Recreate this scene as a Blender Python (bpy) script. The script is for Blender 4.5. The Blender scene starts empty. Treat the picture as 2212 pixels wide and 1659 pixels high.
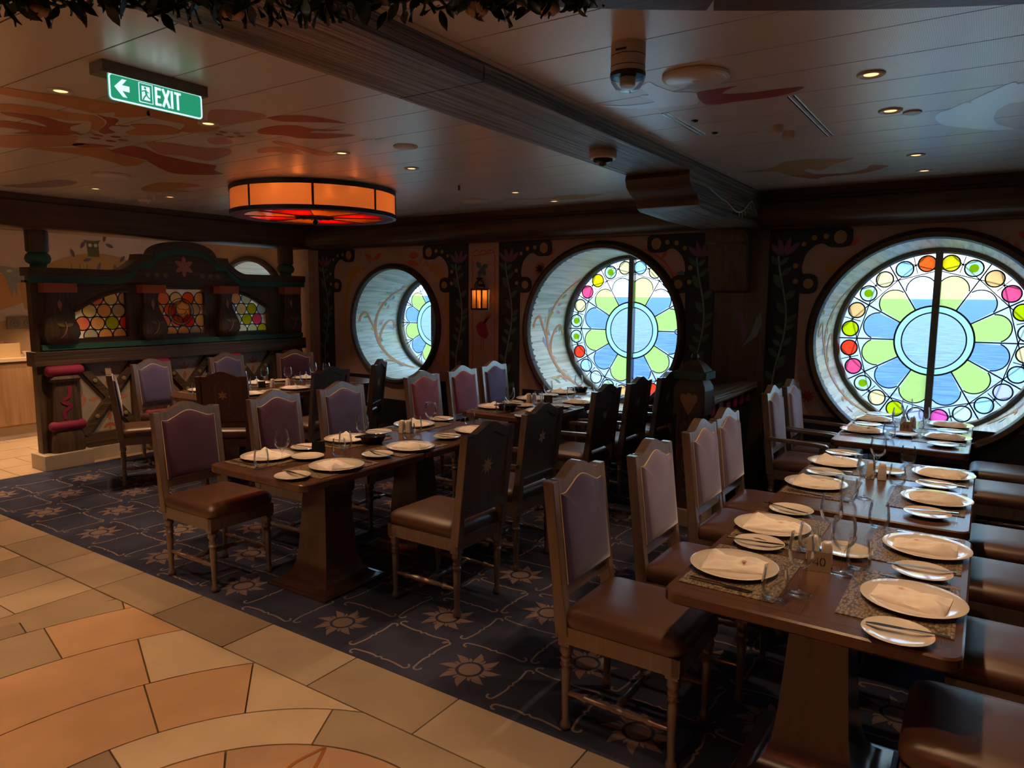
import bpy, bmesh, math, random
from mathutils import Vector, Matrix
random.seed(7)
SC = bpy.context.scene
COL = SC.collection
PI = math.pi
# ------------------------------------------------------------------ camera
F_PX, W_PX = 1535.0, 2212.0
PITCH = math.atan(190 / F_PX); YAW = math.radians(33.76); ROLL = 0.0065
EYE = 1.70
_f = Vector((-math.sin(YAW) * math.cos(PITCH), math.cos(YAW) * math.cos(PITCH), -math.sin(PITCH)))
_r = Vector((math.cos(YAW), math.sin(YAW), 0)); _u = _r.cross(_f)
_r2 = _r * math.cos(ROLL) + _u * math.sin(ROLL); _u2 = _u * math.cos(ROLL) - _r * math.sin(ROLL)
cam_d = bpy.data.cameras.new('camera'); cam = bpy.data.objects.new('camera', cam_d); COL.objects.link(cam)
cam_d.sensor_width = 36.0; cam_d.lens = F_PX / W_PX * 36.0; cam_d.clip_end = 40000; cam_d.clip_start = 0.02
mw = Matrix((( _r2.x, _u2.x, -_f.x, 0), (_r2.y, _u2.y, -_f.y, 0), (_r2.z, _u2.z, -_f.z, EYE), (0, 0, 0, 1)))
cam.matrix_world = mw
SC.camera = cam
# ------------------------------------------------------------------ world and exposure
SC.view_settings.view_transform = 'Standard'; SC.view_settings.look = 'None'
SC.view_settings.gamma = 1.0; SC.view_settings.use_curve_mapping = False
SC.view_settings.exposure = 0.75
SC.cycles.transparent_max_bounces = 24
SC.cycles.max_bounces = 8; SC.cycles.diffuse_bounces = 4; SC.cycles.glossy_bounces = 3; SC.cycles.transmission_bounces = 4
SC.cycles.caustics_reflective = False; SC.cycles.caustics_refractive = False
wd = bpy.data.worlds.new('world'); SC.world = wd; wd.use_nodes = True
SKY_STRENGTH = 3.3
bg = wd.node_tree.nodes['Background']
bg.inputs[0].default_value = (0.76, 0.89, 1.0, 1); bg.inputs[1].default_value = SKY_STRENGTH
WARM = (1.0, 0.60, 0.31)          # colour of the warm ceiling lamps
LAMP_W = 24.0                      # watts of one recessed downlight
# room numbers (metres)
CEIL = 2.60; WALL_Y = 6.45; GLASS_Y = 7.22; X0, X1, Y0 = -9.95, 5.2, -5.5      # room extent
# ------------------------------------------------------------------ materials
MATS = {}
def _nt(name):
    m = bpy.data.materials.new(name); m.use_nodes = True
    return m, m.node_tree.nodes, m.node_tree.links, m.node_tree.nodes['Principled BSDF']
def plain(name, col, rough=0.5, metal=0.0, spec=0.5, emit=None, estr=0.0, sheen=0.0, var=0.0, vscale=8.0, bump=0.0, bscale=60.0, coat=0.0):
    m, N, L, b = _nt(name)
    b.inputs['Base Color'].default_value = (*col, 1); b.inputs['Roughness'].default_value = rough
    b.inputs['Metallic'].default_value = metal; b.inputs['Specular IOR Level'].default_value = spec
    b.inputs['Coat Weight'].default_value = coat
    if sheen: b.inputs['Sheen Weight'].default_value = sheen; b.inputs['Sheen Roughness'].default_value = 0.4
    if emit: b.inputs['Emission Color'].default_value = (*emit, 1); b.inputs['Emission Strength'].default_value = estr
    if var or bump:
        tc = N.new('ShaderNodeTexCoord')
        if var:
            n = N.new('ShaderNodeTexNoise'); n.inputs['Scale'].default_value = vscale; n.inputs['Detail'].default_value = 4
            L.new(tc.outputs['Object'], n.inputs['Vector'])
            r = N.new('ShaderNodeValToRGB'); r.color_ramp.elements[0].position = 0.3; r.color_ramp.elements[1].position = 0.7
            r.color_ramp.elements[0].color = (*[c * (1 - var) for c in col], 1)
            r.color_ramp.elements[1].color = (*[min(1, c * (1 + var)) for c in col], 1)
            L.new(n.outputs['Fac'], r.inputs['Fac']); L.new(r.outputs['Color'], b.inputs['Base Color'])
        if bump:
            n2 = N.new('ShaderNodeTexNoise'); n2.inputs['Scale'].default_value = bscale; n2.inputs['Detail'].default_value = 3
            L.new(tc.outputs['Object'], n2.inputs['Vector'])
            bp = N.new('ShaderNodeBump'); bp.inputs['Strength'].default_value = bump; bp.inputs['Distance'].default_value = 0.01
            L.new(n2.outputs['Fac'], bp.inputs['Height']); L.new(bp.outputs['Normal'], b.inputs['Normal'])
    MATS[name] = m; return m
def wood(name, c1, c2, axis='z', rough=0.4, scale=1.0, bump=0.25, spec=0.5, fine=26.0, contrast=(0.3, 0.72), coat=0.0):
    m, N, L, b = _nt(name)
    tc = N.new('ShaderNodeTexCoord'); mp = N.new('ShaderNodeMapping')
    s = {'x': (0.9, fine, fine), 'y': (fine, 0.9, fine), 'z': (fine, fine, 0.9)}[axis]
    mp.inputs['Scale'].default_value = [v * scale for v in s]
    L.new(tc.outputs['Object'], mp.inputs['Vector'])
    n = N.new('ShaderNodeTexNoise'); n.inputs['Scale'].default_value = 1.0; n.inputs['Detail'].default_value = 5; n.inputs['Roughness'].default_value = 0.65
    n.inputs['Distortion'].default_value = 0.6
    L.new(mp.outputs['Vector'], n.inputs['Vector'])
    r = N.new('ShaderNodeValToRGB'); r.color_ramp.elements[0].position = contrast[0]; r.color_ramp.elements[1].position = contrast[1]
    r.color_ramp.elements[0].color = (*c1, 1); r.color_ramp.elements[1].color = (*c2, 1)
    L.new(n.outputs['Fac'], r.inputs['Fac']); L.new(r.outputs['Color'], b.inputs['Base Color'])
    b.inputs['Roughness'].default_value = rough; b.inputs['Specular IOR Level'].default_value = spec
    b.inputs['Coat Weight'].default_value = coat; b.inputs['Coat Roughness'].default_value = 0.22
    if bump:
        bp = N.new('ShaderNodeBump'); bp.inputs['Strength'].default_value = bump; bp.inputs['Distance'].default_value = 0.012
        L.new(n.outputs['Fac'], bp.inputs['Height']); L.new(bp.outputs['Normal'], b.inputs['Normal'])
    MATS[name] = m; return m
def thin_glass(name, tint=(1, 1, 1), gloss=0.10, rough=0.03, milky=0.0, milk=None, cap=1.0):
    """flat stained or clear glass: tinted see-through with a reflecting film, optionally milky"""
    m, N, L, b = _nt(name); N.remove(b)
    out = [n for n in N if n.type == 'OUTPUT_MATERIAL'][0]
    tr = N.new('ShaderNodeBsdfTransparent'); tr.inputs['Color'].default_value = (*tint, 1)
    gl = N.new('ShaderNodeBsdfGlossy'); gl.inputs['Roughness'].default_value = rough; gl.inputs['Color'].default_value = (0.9, 0.95, 1, 1)
    last = tr
    if milky:
        tl = N.new('ShaderNodeBsdfTranslucent'); tl.inputs['Color'].default_value = (*(milk or tint), 1)
        mx = N.new('ShaderNodeMixShader'); mx.inputs[0].default_value = milky
        L.new(tr.outputs[0], mx.inputs[1]); L.new(tl.outputs[0], mx.inputs[2]); last = mx
    lw = N.new('ShaderNodeLayerWeight'); lw.inputs['Blend'].default_value = gloss
    mn = N.new('ShaderNodeMath'); mn.operation = 'MINIMUM'; mn.inputs[1].default_value = cap; L.new(lw.outputs['Fresnel'], mn.inputs[0])
    m2 = N.new('ShaderNodeMixShader'); L.new(mn.outputs[0], m2.inputs[0])
    L.new(last.outputs[0], m2.inputs[1]); L.new(gl.outputs[0], m2.inputs[2]); L.new(m2.outputs[0], out.inputs['Surface'])
    MATS[name] = m; return m
# wood and cloth
wood('chair_wood', (0.088, 0.058, 0.043), (0.155, 0.110, 0.086), 'z', rough=0.30, fine=40, bump=0.05, spec=1.0, coat=0.9)
wood('chair_brown', (0.075, 0.028, 0.014), (0.125, 0.052, 0.028), 'z', rough=0.4, fine=40, bump=0.08)
wood('table_wood', (0.075, 0.032, 0.018), (0.12, 0.055, 0.032), 'y', rough=0.26, fine=18, bump=0.03, spec=1.0)
wood('pedestal_wood', (0.045, 0.021, 0.011), (0.075, 0.037, 0.019), 'z', rough=0.3, fine=20, bump=0.03, coat=1.0)
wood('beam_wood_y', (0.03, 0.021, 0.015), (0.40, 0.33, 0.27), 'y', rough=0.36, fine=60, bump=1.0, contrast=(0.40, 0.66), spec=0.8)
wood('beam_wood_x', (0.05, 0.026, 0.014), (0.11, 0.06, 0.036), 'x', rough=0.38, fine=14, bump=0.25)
wood('beam_wood_dark_y', (0.045, 0.024, 0.012), (0.095, 0.053, 0.03), 'y', rough=0.4, fine=14, bump=0.25)
wood('beam_wood_z', (0.05, 0.03, 0.019), (0.12, 0.08, 0.055), 'z', rough=0.45, fine=26, bump=0.5)
wood('screen_wood', (0.035, 0.022, 0.013), (0.125, 0.08, 0.048), 'z', rough=0.5, fine=30, bump=0.6)
wood('screen_wood_y', (0.035, 0.022, 0.013), (0.125, 0.08, 0.048), 'y', rough=0.5, fine=30, bump=0.6)
wood('window_ring_wood', (0.035, 0.02, 0.013), (0.075, 0.045, 0.03), 'x', rough=0.42, fine=22, bump=0.3)
wood('cabinet_wood', (0.25, 0.14, 0.07), (0.42, 0.26, 0.15), 'z', rough=0.45, fine=16, bump=0.1)
wood('reveal_wood', (0.50, 0.54, 0.46), (0.92, 0.94, 0.85), 'y', rough=0.42, fine=30, bump=0.35, contrast=(0.34, 0.56))
plain('velvet_plum', (0.042, 0.008, 0.036), 0.85, sheen=0.5, var=0.12, vscale=5)
plain('velvet_rose', (0.19, 0.05, 0.10), 0.85, sheen=0.5, var=0.12, vscale=5)
plain('velvet_indigo', (0.065, 0.055, 0.15), 0.85, sheen=0.5, var=0.12, vscale=5)
plain('velvet_lilac', (0.19, 0.165, 0.29), 0.85, sheen=0.5, var=0.12, vscale=5)
plain('seat_leather', (0.085, 0.034, 0.018), 0.42, spec=1.0, var=0.15, vscale=6, bump=0.03, bscale=220)
plain('gold_piping', (0.62, 0.50, 0.34), 0.45)
plain('paint_gold', (0.66, 0.40, 0.18), 0.6)
plain('paint_scroll', (0.22, 0.17, 0.16), 0.6)
plain('paint_teal_small', (0.06, 0.17, 0.15), 0.6)
# table ware
plain('china', (0.72, 0.66, 0.60), 0.12, coat=0.4)
plain('linen', (0.90, 0.85, 0.81), 0.8, var=0.04, vscale=40)
plain('shaker_china', (0.78, 0.72, 0.66), 0.18)
plain('steel', (0.55, 0.52, 0.50), 0.16, metal=1.0)
plain('dark_steel', (0.10, 0.09, 0.085), 0.25, metal=1.0)
plain('black_glaze', (0.012, 0.012, 0.013), 0.10)
plain('brass_sign', (0.52, 0.40, 0.28), 0.35, metal=0.6)
plain('sign_black', (0.012, 0.011, 0.010), 0.4)
m, N, L, b = _nt('placemat'); MATS['placemat'] = m
tc = N.new('ShaderNodeTexCoord'); wv = N.new('ShaderNodeTexVoronoi'); wv.inputs['Scale'].default_value = 130
mp = N.new('ShaderNodeMapping'); mp.inputs['Scale'].default_value = (1, 0.45, 1)
L.new(tc.outputs['Object'], mp.inputs['Vector']); L.new(mp.outputs['Vector'], wv.inputs['Vector'])
rp = N.new('ShaderNodeValToRGB'); rp.color_ramp.elements[0].color = (0.30, 0.22, 0.14, 1); rp.color_ramp.elements[1].color = (0.055, 0.038, 0.024, 1)
rp.color_ramp.elements[0].position = 0.25; rp.color_ramp.elements[1].position = 0.75
L.new(wv.outputs['Distance'], rp.inputs['Fac']); L.new(rp.outputs['Color'], b.inputs['Base Color']); b.inputs['Roughness'].default_value = 0.45
bp = N.new('ShaderNodeBump'); bp.inputs['Strength'].default_value = 0.6; bp.inputs['Distance'].default_value = 0.002; bp.invert = True
L.new(wv.outputs['Distance'], bp.inputs['Height']); L.new(bp.outputs['Normal'], b.inputs['Normal'])
thin_glass('drinking_glass', (0.985, 0.99, 0.99), gloss=0.22, rough=0.015, cap=0.62)
# building surfaces
plain('carpet_blue', (0.048, 0.056, 0.10), 0.95, var=0.35, vscale=3.2, bump=0.6, bscale=420, spec=0.1)
plain('carpet_line', (0.25, 0.21, 0.21), 0.95, spec=0.1, bump=0.5, bscale=420)
plain('carpet_sun', (0.23, 0.175, 0.165), 0.95, spec=0.1, bump=0.5, bscale=420)
plain('grout', (0.08, 0.05, 0.03), 0.9)
for i, c in enumerate([(0.40, 0.32, 0.23), (0.46, 0.37, 0.26), (0.48, 0.30, 0.175), (0.33, 0.26, 0.18), (0.26, 0.20, 0.145), (0.52, 0.41, 0.28), (0.40, 0.255, 0.155)]):
    plain('stone_%d' % i, c, 0.32, var=0.10, vscale=3.5, bump=0.06, bscale=25)
plain('back_tile', (0.50, 0.37, 0.25), 0.4, var=0.12, vscale=2.5)
plain('inlay_brass', (0.75, 0.36, 0.12), 0.25, metal=0.8)
m, N, L, b = _nt('ceiling_panel'); MATS['ceiling_panel'] = m
b.inputs['Base Color'].default_value = (0.46, 0.40, 0.36, 1); b.inputs['Roughness'].default_value = 0.33; b.inputs['Specular IOR Level'].default_value = 0.9; b.inputs['Metallic'].default_value = 0.30
tc = N.new('ShaderNodeTexCoord'); vo = N.new('ShaderNodeTexVoronoi'); vo.inputs['Scale'].default_value = 150; vo.inputs['Randomness'].default_value = 0.0
L.new(tc.outputs['Object'], vo.inputs['Vector'])
rp = N.new('ShaderNodeValToRGB'); rp.color_ramp.elements[0].position = 0.12; rp.color_ramp.elements[1].position = 0.30
rp.color_ramp.elements[0].color = (0.42, 0.39, 0.37, 1); rp.color_ramp.elements[1].color = (0.82, 0.77, 0.73, 1)
L.new(vo.outputs['Distance'], rp.inputs['Fac']); L.new(rp.outputs['Color'], b.inputs['Base Color'])
plain('ceiling_white', (0.55, 0.50, 0.46), 0.4)
plain('mural_cream', (0.42, 0.31, 0.25), 0.75, var=0.10, vscale=3, bump=0.08, bscale=90)
plain('mural_back', (0.55, 0.45, 0.40), 0.8, var=0.05, vscale=4)
plain('hill_ochre', (0.40, 0.25, 0.10), 0.8); plain('hill_orange', (0.52, 0.28, 0.11), 0.8); plain('hill_sand', (0.55, 0.36, 0.18), 0.8)
plain('wainscot_navy', (0.012, 0.014, 0.022), 0.5)
plain('plaster_grey', (0.36, 0.32, 0.28), 0.8, var=0.06, vscale=5)
plain('plinth_stone', (0.44, 0.38, 0.31), 0.6, var=0.05)
for n_, c in dict(orange=(0.50, 0.20, 0.07), red=(0.34, 0.055, 0.028), rose=(0.48, 0.19, 0.13), ochre=(0.45, 0.23, 0.07), pale_blue=(0.60, 0.68, 0.72), violet=(0.28, 0.21, 0.26), cream=(0.56, 0.50, 0.44),
                  teal=(0.035, 0.13, 0.105), terracotta=(0.42, 0.12, 0.055), magenta=(0.24, 0.012, 0.06), leaf=(0.055, 0.125, 0.085), leaf2=(0.07, 0.14, 0.11), vine=(0.20, 0.26, 0.27), lily=(0.20, 0.08, 0.19), navy=(0.014, 0.020, 0.032), dot=(0.36, 0.23, 0.10),
                  yellow=(0.46, 0.27, 0.04), coral=(0.50, 0.11, 0.06), scallop=(0.42, 0.10, 0.05), bluebird=(0.08, 0.17, 0.22), crimson=(0.33, 0.02, 0.05), pinkp=(0.48, 0.20, 0.16), branch=(0.85, 0.36, 0.17), lav=(0.50, 0.46, 0.78), lime=(0.75, 0.72, 0.22), pinkleaf=(0.72, 0.38, 0.50), peach=(0.85, 0.60, 0.42), grey_dog=(0.24, 0.27, 0.27), owl=(0.10, 0.11, 0.05), cactus=(0.20, 0.20, 0.09), plum=(0.13, 0.10, 0.16), sand=(0.45, 0.30, 0.16), olive=(0.20, 0.17, 0.06), greenp=(0.20, 0.48, 0.34)).items():
    plain('paint_' + n_, c, 0.7)
for n_, c in dict(orange=(0.66, 0.30, 0.11), red=(0.44, 0.075, 0.04), rose=(0.64, 0.31, 0.22), ochre=(0.66, 0.39, 0.16), terracotta=(0.58, 0.20, 0.10), pale_blue=(0.92, 0.96, 1.0), violet=(0.34, 0.27, 0.32), cream=(0.74, 0.68, 0.60)).items(): plain('ceil_' + n_, c, 0.36, metal=0.4, spec=0.9)
plain('stud_brass', (0.32, 0.26, 0.11), 0.4, metal=0.3)
plain('black_iron', (0.010, 0.010, 0.011), 0.4)
plain('bronze_frame', (0.075, 0.062, 0.048), 0.38, metal=0.5)
plain('lead', (0.012, 0.016, 0.03), 0.4)
plain('white_plastic', (0.60, 0.55, 0.51), 0.4)
plain('black_plastic', (0.012, 0.012, 0.014), 0.2)
plain('lamp_glow', (1, 0.7, 0.4), 0.4, emit=(1.0, 0.56, 0.24), estr=1.1)
plain('lamp_glow_white', (1, 0.8, 0.6), 0.4, emit=(1.0, 0.78, 0.50), estr=1.2)
plain('sign_green', (0.02, 0.22, 0.13), 0.35, emit=(0.010, 0.17, 0.09), estr=1.0)
plain('sign_white', (0.6, 0.7, 0.7), 0.35, emit=(0.55, 0.66, 0.72), estr=0.85)
plain('sign_edge', (0.6, 0.85, 0.75), 0.35, emit=(0.42, 0.85, 0.68), estr=0.9)
plain('housing_grey', (0.16, 0.145, 0.12), 0.5)
plain('leaf_dark', (0.018, 0.028, 0.014), 0.35)
plain('petal_pale', (0.45, 0.30, 0.20), 0.6)
plain('tray_cream', (0.62, 0.45, 0.25), 0.5)
plain('counter_top', (0.62, 0.50, 0.36), 0.35)
plain('socket_grey', (0.28, 0.22, 0.16), 0.35, metal=0.5)
thin_glass('clear_pane', (0.78, 0.87, 1.0), gloss=0.05)
thin_glass('blue_pane', (0.58, 0.74, 0.98), gloss=0.05)
thin_glass('green_pane', (0.74, 0.82, 0.48), gloss=0.05, milky=0.40, milk=(0.58, 0.68, 0.30))
thin_glass('mint_pane', (0.66, 0.92, 0.82), gloss=0.05, milky=0.5, milk=(0.55, 0.82, 0.70))
thin_glass('white_pane', (0.90, 0.95, 1.0), gloss=0.05, milky=0.25, milk=(0.9, 0.95, 1.0))
thin_glass('outer_pane', (0.92, 0.97, 1.0), gloss=0.05)
ROUND = dict(orange=(1.0, 0.28, 0.07), red=(1.0, 0.16, 0.08), pink=(1.0, 0.22, 0.40), magenta=(1.0, 0.25, 0.62), lime=(0.70, 0.78, 0.03), yellow=(0.95, 0.80, 0.05), cream=(1.0, 0.88, 0.55), peach=(1.0, 0.68, 0.36), paleblue=(0.62, 0.86, 1.0), pale=(0.80, 0.94, 0.86), lav=(0.74, 0.74, 0.96), dotlime=(0.72, 0.92, 0.72), rose=(1.0, 0.45, 0.30), tan=(1.0, 0.62, 0.28), grey=(0.72, 0.66, 0.56))
for k, c in ROUND.items(): thin_glass('roundel_' + k, [v ** 0.8 for v in c], gloss=0.05, milky=0.8, milk=[0.80 * v ** 0.8 for v in c])
thin_glass('amber_glass', (0.9, 0.30, 0.09), gloss=0.08, rough=0.1, milky=0.85, milk=(0.95, 0.30, 0.09))
thin_glass('frosted_glass', (0.9, 0.85, 0.78), gloss=0.08, rough=0.1, milky=0.8, milk=(0.95, 0.86, 0.74))
thin_glass('lamp_glass_orange', (1.0, 0.45, 0.08), gloss=0.06, rough=0.08, milky=0.8, milk=(1.0, 0.40, 0.06))
thin_glass('lamp_glass_red', (0.9, 0.08, 0.03), gloss=0.06, rough=0.08, milky=0.8, milk=(0.85, 0.06, 0.02))
thin_glass('lantern_glass', (1.0, 0.66, 0.34), gloss=0.05, rough=0.1, milky=0.5, milk=(1.0, 0.6, 0.25))
# ------------------------------------------------------------------ mesh helpers
class MB:
    """collects vertices and faces; build() links them as one mesh object"""
    def __init__(s): s.v = []; s.f = []
    def add(s, v, f):
        o = len(s.v); s.v += [tuple(p) for p in v]; s.f += [tuple(i + o for i in q) for q in f]; return s
    def box(s, x0, x1, y0, y1, z0, z1):
        return s.add([(x0, y0, z0), (x1, y0, z0), (x1, y1, z0), (x0, y1, z0), (x0, y0, z1), (x1, y0, z1), (x1, y1, z1), (x0, y1, z1)],
                     [(0, 3, 2, 1), (4, 5, 6, 7), (0, 1, 5, 4), (1, 2, 6, 5), (2, 3, 7, 6), (3, 0, 4, 7)])
    def loft(s, rings, cap=True):
        n = len(rings[0]); v = [p for r in rings for p in r]; f = []
        for k in range(len(rings) - 1):
            for i in range(n):
                j = (i + 1) % n; f.append((k * n + i, k * n + j, (k + 1) * n + j, (k + 1) * n + i))
        if cap: f.append(tuple(range(n - 1, -1, -1))); f.append(tuple((len(rings) - 1) * n + i for i in range(n)))
        return s.add(v, f)
    def lathe(s, prof, seg=16, c=(0, 0, 0), axis='z', cap=True):
        rings = []
        for r, h in prof:
            ring = []
            for i in range(seg):
                a = 2 * PI * i / seg; p = (r * math.cos(a), r * math.sin(a), h)
                if axis == 'x': p = (p[2], p[0], p[1])
                if axis == 'y': p = (p[1], p[2], p[0])
                ring.append((p[0] + c[0], p[1] + c[1], p[2] + c[2]))
            rings.append(ring)
        return s.loft(rings, cap)
    def tube(s, pts, r, seg=6, closed=False, flat=None):
        pts = [Vector(p) for p in pts]; n = len(pts); rings = []
        up0 = None
        for i, p in enumerate(pts):
            a = pts[(i - 1) % n] if (closed or i) else p; b = pts[(i + 1) % n] if (closed or i < n - 1) else p
            t = (b - a); t = t.normalized() if t.length > 1e-9 else Vector((0, 0, 1))
            if up0 is None:
                up0 = Vector((0, 0, 1)) if abs(t.z) < 0.9 else Vector((1, 0, 0))
            sd = t.cross(up0); sd = sd.normalized() if sd.length > 1e-6 else Vector((1, 0, 0)); up0 = sd.cross(t).normalized()
            rr = r[i] if isinstance(r, (list, tuple)) else r
            rings.append([p + sd * rr * math.cos(2 * PI * k / seg) + up0 * rr * math.sin(2 * PI * k / seg) for k in range(seg)])
        if closed:
            rings.append(rings[0]); return s.loft(rings, False)
        return s.loft(rings)
    def prism(s, poly, to3, d):
        """2-D outline extruded: to3(u, v, w) maps outline and depth w in 0..d"""
        n = len(poly); v = [to3(u, w_, 0) for u, w_ in poly] + [to3(u, w_, d) for u, w_ in poly]
        f = [tuple(range(n)), tuple(range(2 * n - 1, n - 1, -1))] + [(i, n + i, n + (i + 1) % n, (i + 1) % n) for i in range(n)]
        return s.add(v, f)
    def quadstrip(s, top, bot):
        n = len(top); return s.add(list(top) + list(bot), [(i, i + 1, n + i + 1, n + i) for i in range(n - 1)])
    def mesh(s, name, mat, smooth=None, bevel=0.0, bseg=2, fix=True):
        me = bpy.data.meshes.new(name); me.from_pydata(s.v, [], s.f)
        if fix or bevel:
            bm = bmesh.new(); bm.from_mesh(me)
            bmesh.ops.recalc_face_normals(bm, faces=bm.faces)
            if bevel:
                ed = [e for e in bm.edges if len(e.link_faces) == 2 and e.calc_face_angle(0) > 0.6]
                bmesh.ops.bevel(bm, geom=ed, offset=bevel, segments=bseg, profile=0.7, affect='EDGES', clamp_overlap=True)
            bm.to_mesh(me); bm.free()
        if smooth is not None:
            me.polygons.foreach_set('use_smooth', [True] * len(me.polygons)); me.set_sharp_from_angle(angle=math.radians(smooth))
        for q in (mat if isinstance(mat, (list, tuple)) else [mat]): me.materials.append(MATS[q])
        me.update(); return me
    def build(s, name, mat, parent=None, smooth=None, bevel=0.0, bseg=2, loc=None, rz=0.0, **k):
        return link(name, s.mesh(name, mat, smooth, bevel, bseg), parent, loc, rz)
def link(name, data, parent=None, loc=None, rz=0.0):
    o = bpy.data.objects.new(name, data); COL.objects.link(o)
    if parent is not None: o.parent = parent
    if loc is not None: o.location = loc
    if rz: o.rotation_euler = (0, 0, rz)
    return o
def tag(o, label=None, cat=None, group=None, kind=None):
    if label: o['label'] = label
    if cat: o['category'] = cat
    if group: o['group'] = group
    if kind: o['kind'] = kind
    return o
def thing(name, loc, label, cat, group=None, rz=0.0, kind=None):
    return tag(link(name, None, None, loc, rz), label, cat, group, kind)
def clone(parts, parent):
    """parts: list of (name, mesh, children) put under parent as fresh objects that share mesh data"""
    for name, me, kids in parts:
        o = link(name, me, parent)
        clone(kids, o)
def stroke(mb, pts, w, to3, d, closed=False):
    """a painted line of width w along 2-D points (slightly raised strip)"""
    n = len(pts); L_, R_ = [], []
    for i in range(n):
        a = pts[(i - 1) % n] if (closed or i) else pts[i]; b = pts[(i + 1) % n] if (closed or i < n - 1) else pts[i]
        dx, dy = b[0] - a[0], b[1] - a[1]; l = math.hypot(dx, dy) or 1
        ww = w[i] if isinstance(w, (list, tuple)) else w
        nx, ny = -dy / l * ww / 2, dx / l * ww / 2
        L_.append((pts[i][0] + nx, pts[i][1] + ny)); R_.append((pts[i][0] - nx, pts[i][1] - ny))
    if closed: L_.append(L_[0]); R_.append(R_[0])
    m = len(L_)
    v = [to3(u, q, d) for u, q in L_] + [to3(u, q, d) for u, q in R_]
    mb.add(v, [(i, i + 1, m + i + 1, m + i) for i in range(m - 1)])
def ell(cx, cy, rx, ry=None, n=20, a0=0.0):
    ry = ry or rx
    c, s_ = math.cos(a0), math.sin(a0)
    return [(cx + rx * math.cos(2 * PI * i / n) * c - ry * math.sin(2 * PI * i / n) * s_, cy + rx * math.cos(2 * PI * i / n) * s_ + ry * math.sin(2 * PI * i / n) * c) for i in range(n)]
def leaf2(cx, cy, l, w, a, n=5):
    """pointed leaf outline, tip in direction a from (cx, cy)"""
    up = [(l * t, w / 2 * math.sin(PI * t) ** 0.8) for t in [k / n for k in range(n + 1)]]
    dn = [(x, -y) for x, y in reversed(up[1:-1])]
    c, s_ = math.cos(a), math.sin(a)
    return [(cx + x * c - y * s_, cy + x * s_ + y * c) for x, y in up + dn]
def flat(mb, poly, to3, d):
    mb.add([to3(u, v, d) for u, v in poly], [tuple(range(len(poly)))])
def rrect(x0, x1, y0, y1, r, n=5):
    P = []
    for cx, cy, a in ((x1 - r, y1 - r, 0), (x0 + r, y1 - r, PI / 2), (x0 + r, y0 + r, PI), (x1 - r, y0 + r, 1.5 * PI)):
        P += [(cx + r * math.cos(a + PI / 2 * k / n), cy + r * math.sin(a + PI / 2 * k / n)) for k in range(n + 1)]
    return P
def spline(pts, n=8):
    """Catmull-Rom through 2-D points"""
    P = [pts[0]] + list(pts) + [pts[-1]]; out = []
    for i in range(1, len(P) - 2):
        for k in range(n):
            t = k / n; a, b, c, d = P[i - 1], P[i], P[i + 1], P[i + 2]
            out.append(tuple(0.5 * ((2 * b[j]) + (-a[j] + c[j]) * t + (2 * a[j] - 5 * b[j] + 4 * c[j] - d[j]) * t * t + (-a[j] + 3 * b[j] - 3 * c[j] + d[j]) * t ** 3) for j in range(len(b))))
    out.append(tuple(pts[-1])); return out
def star(cx, cy, r1, r2, n, a0=0.0):
    return [(cx + (r1 if i % 2 == 0 else r2) * math.cos(a0 + PI * i / n), cy + (r1 if i % 2 == 0 else r2) * math.sin(a0 + PI * i / n)) for i in range(2 * n)]
# light helpers
def spot(name, loc, watts, deg=70, blend=0.6, size=0.03, parent=None, col=WARM, tilt=None):
    d = bpy.data.lights.new(name, 'SPOT'); d.energy = watts; d.color = col; d.spot_size = math.radians(deg); d.spot_blend = blend; d.shadow_soft_size = size
    o = link(name, d, parent, loc)
    if tilt: o.rotation_euler = tilt
    return o
def point(name, loc, watts, size=0.03, parent=None, col=WARM):
    d = bpy.data.lights.new(name, 'POINT'); d.energy = watts; d.color = col; d.shadow_soft_size = size
    return link(name, d, parent, loc)
for wx, wr in ((-8.85, 0.82), (-6.05, 0.62), (-3.25, 0.82), (-0.395, 0.82), (2.46, 0.82)):      # portals only help Cycles find the sky through the round windows
    d = bpy.data.lights.new('window_daylight', 'AREA'); d.shape = 'SQUARE'; d.size = wr * 2.05; d.cycles.is_portal = True
    o = link('window_daylight', d, None, (wx, GLASS_Y + 0.14, 1.34)); o.rotation_euler = (-PI / 2, 0, 0)
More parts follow.
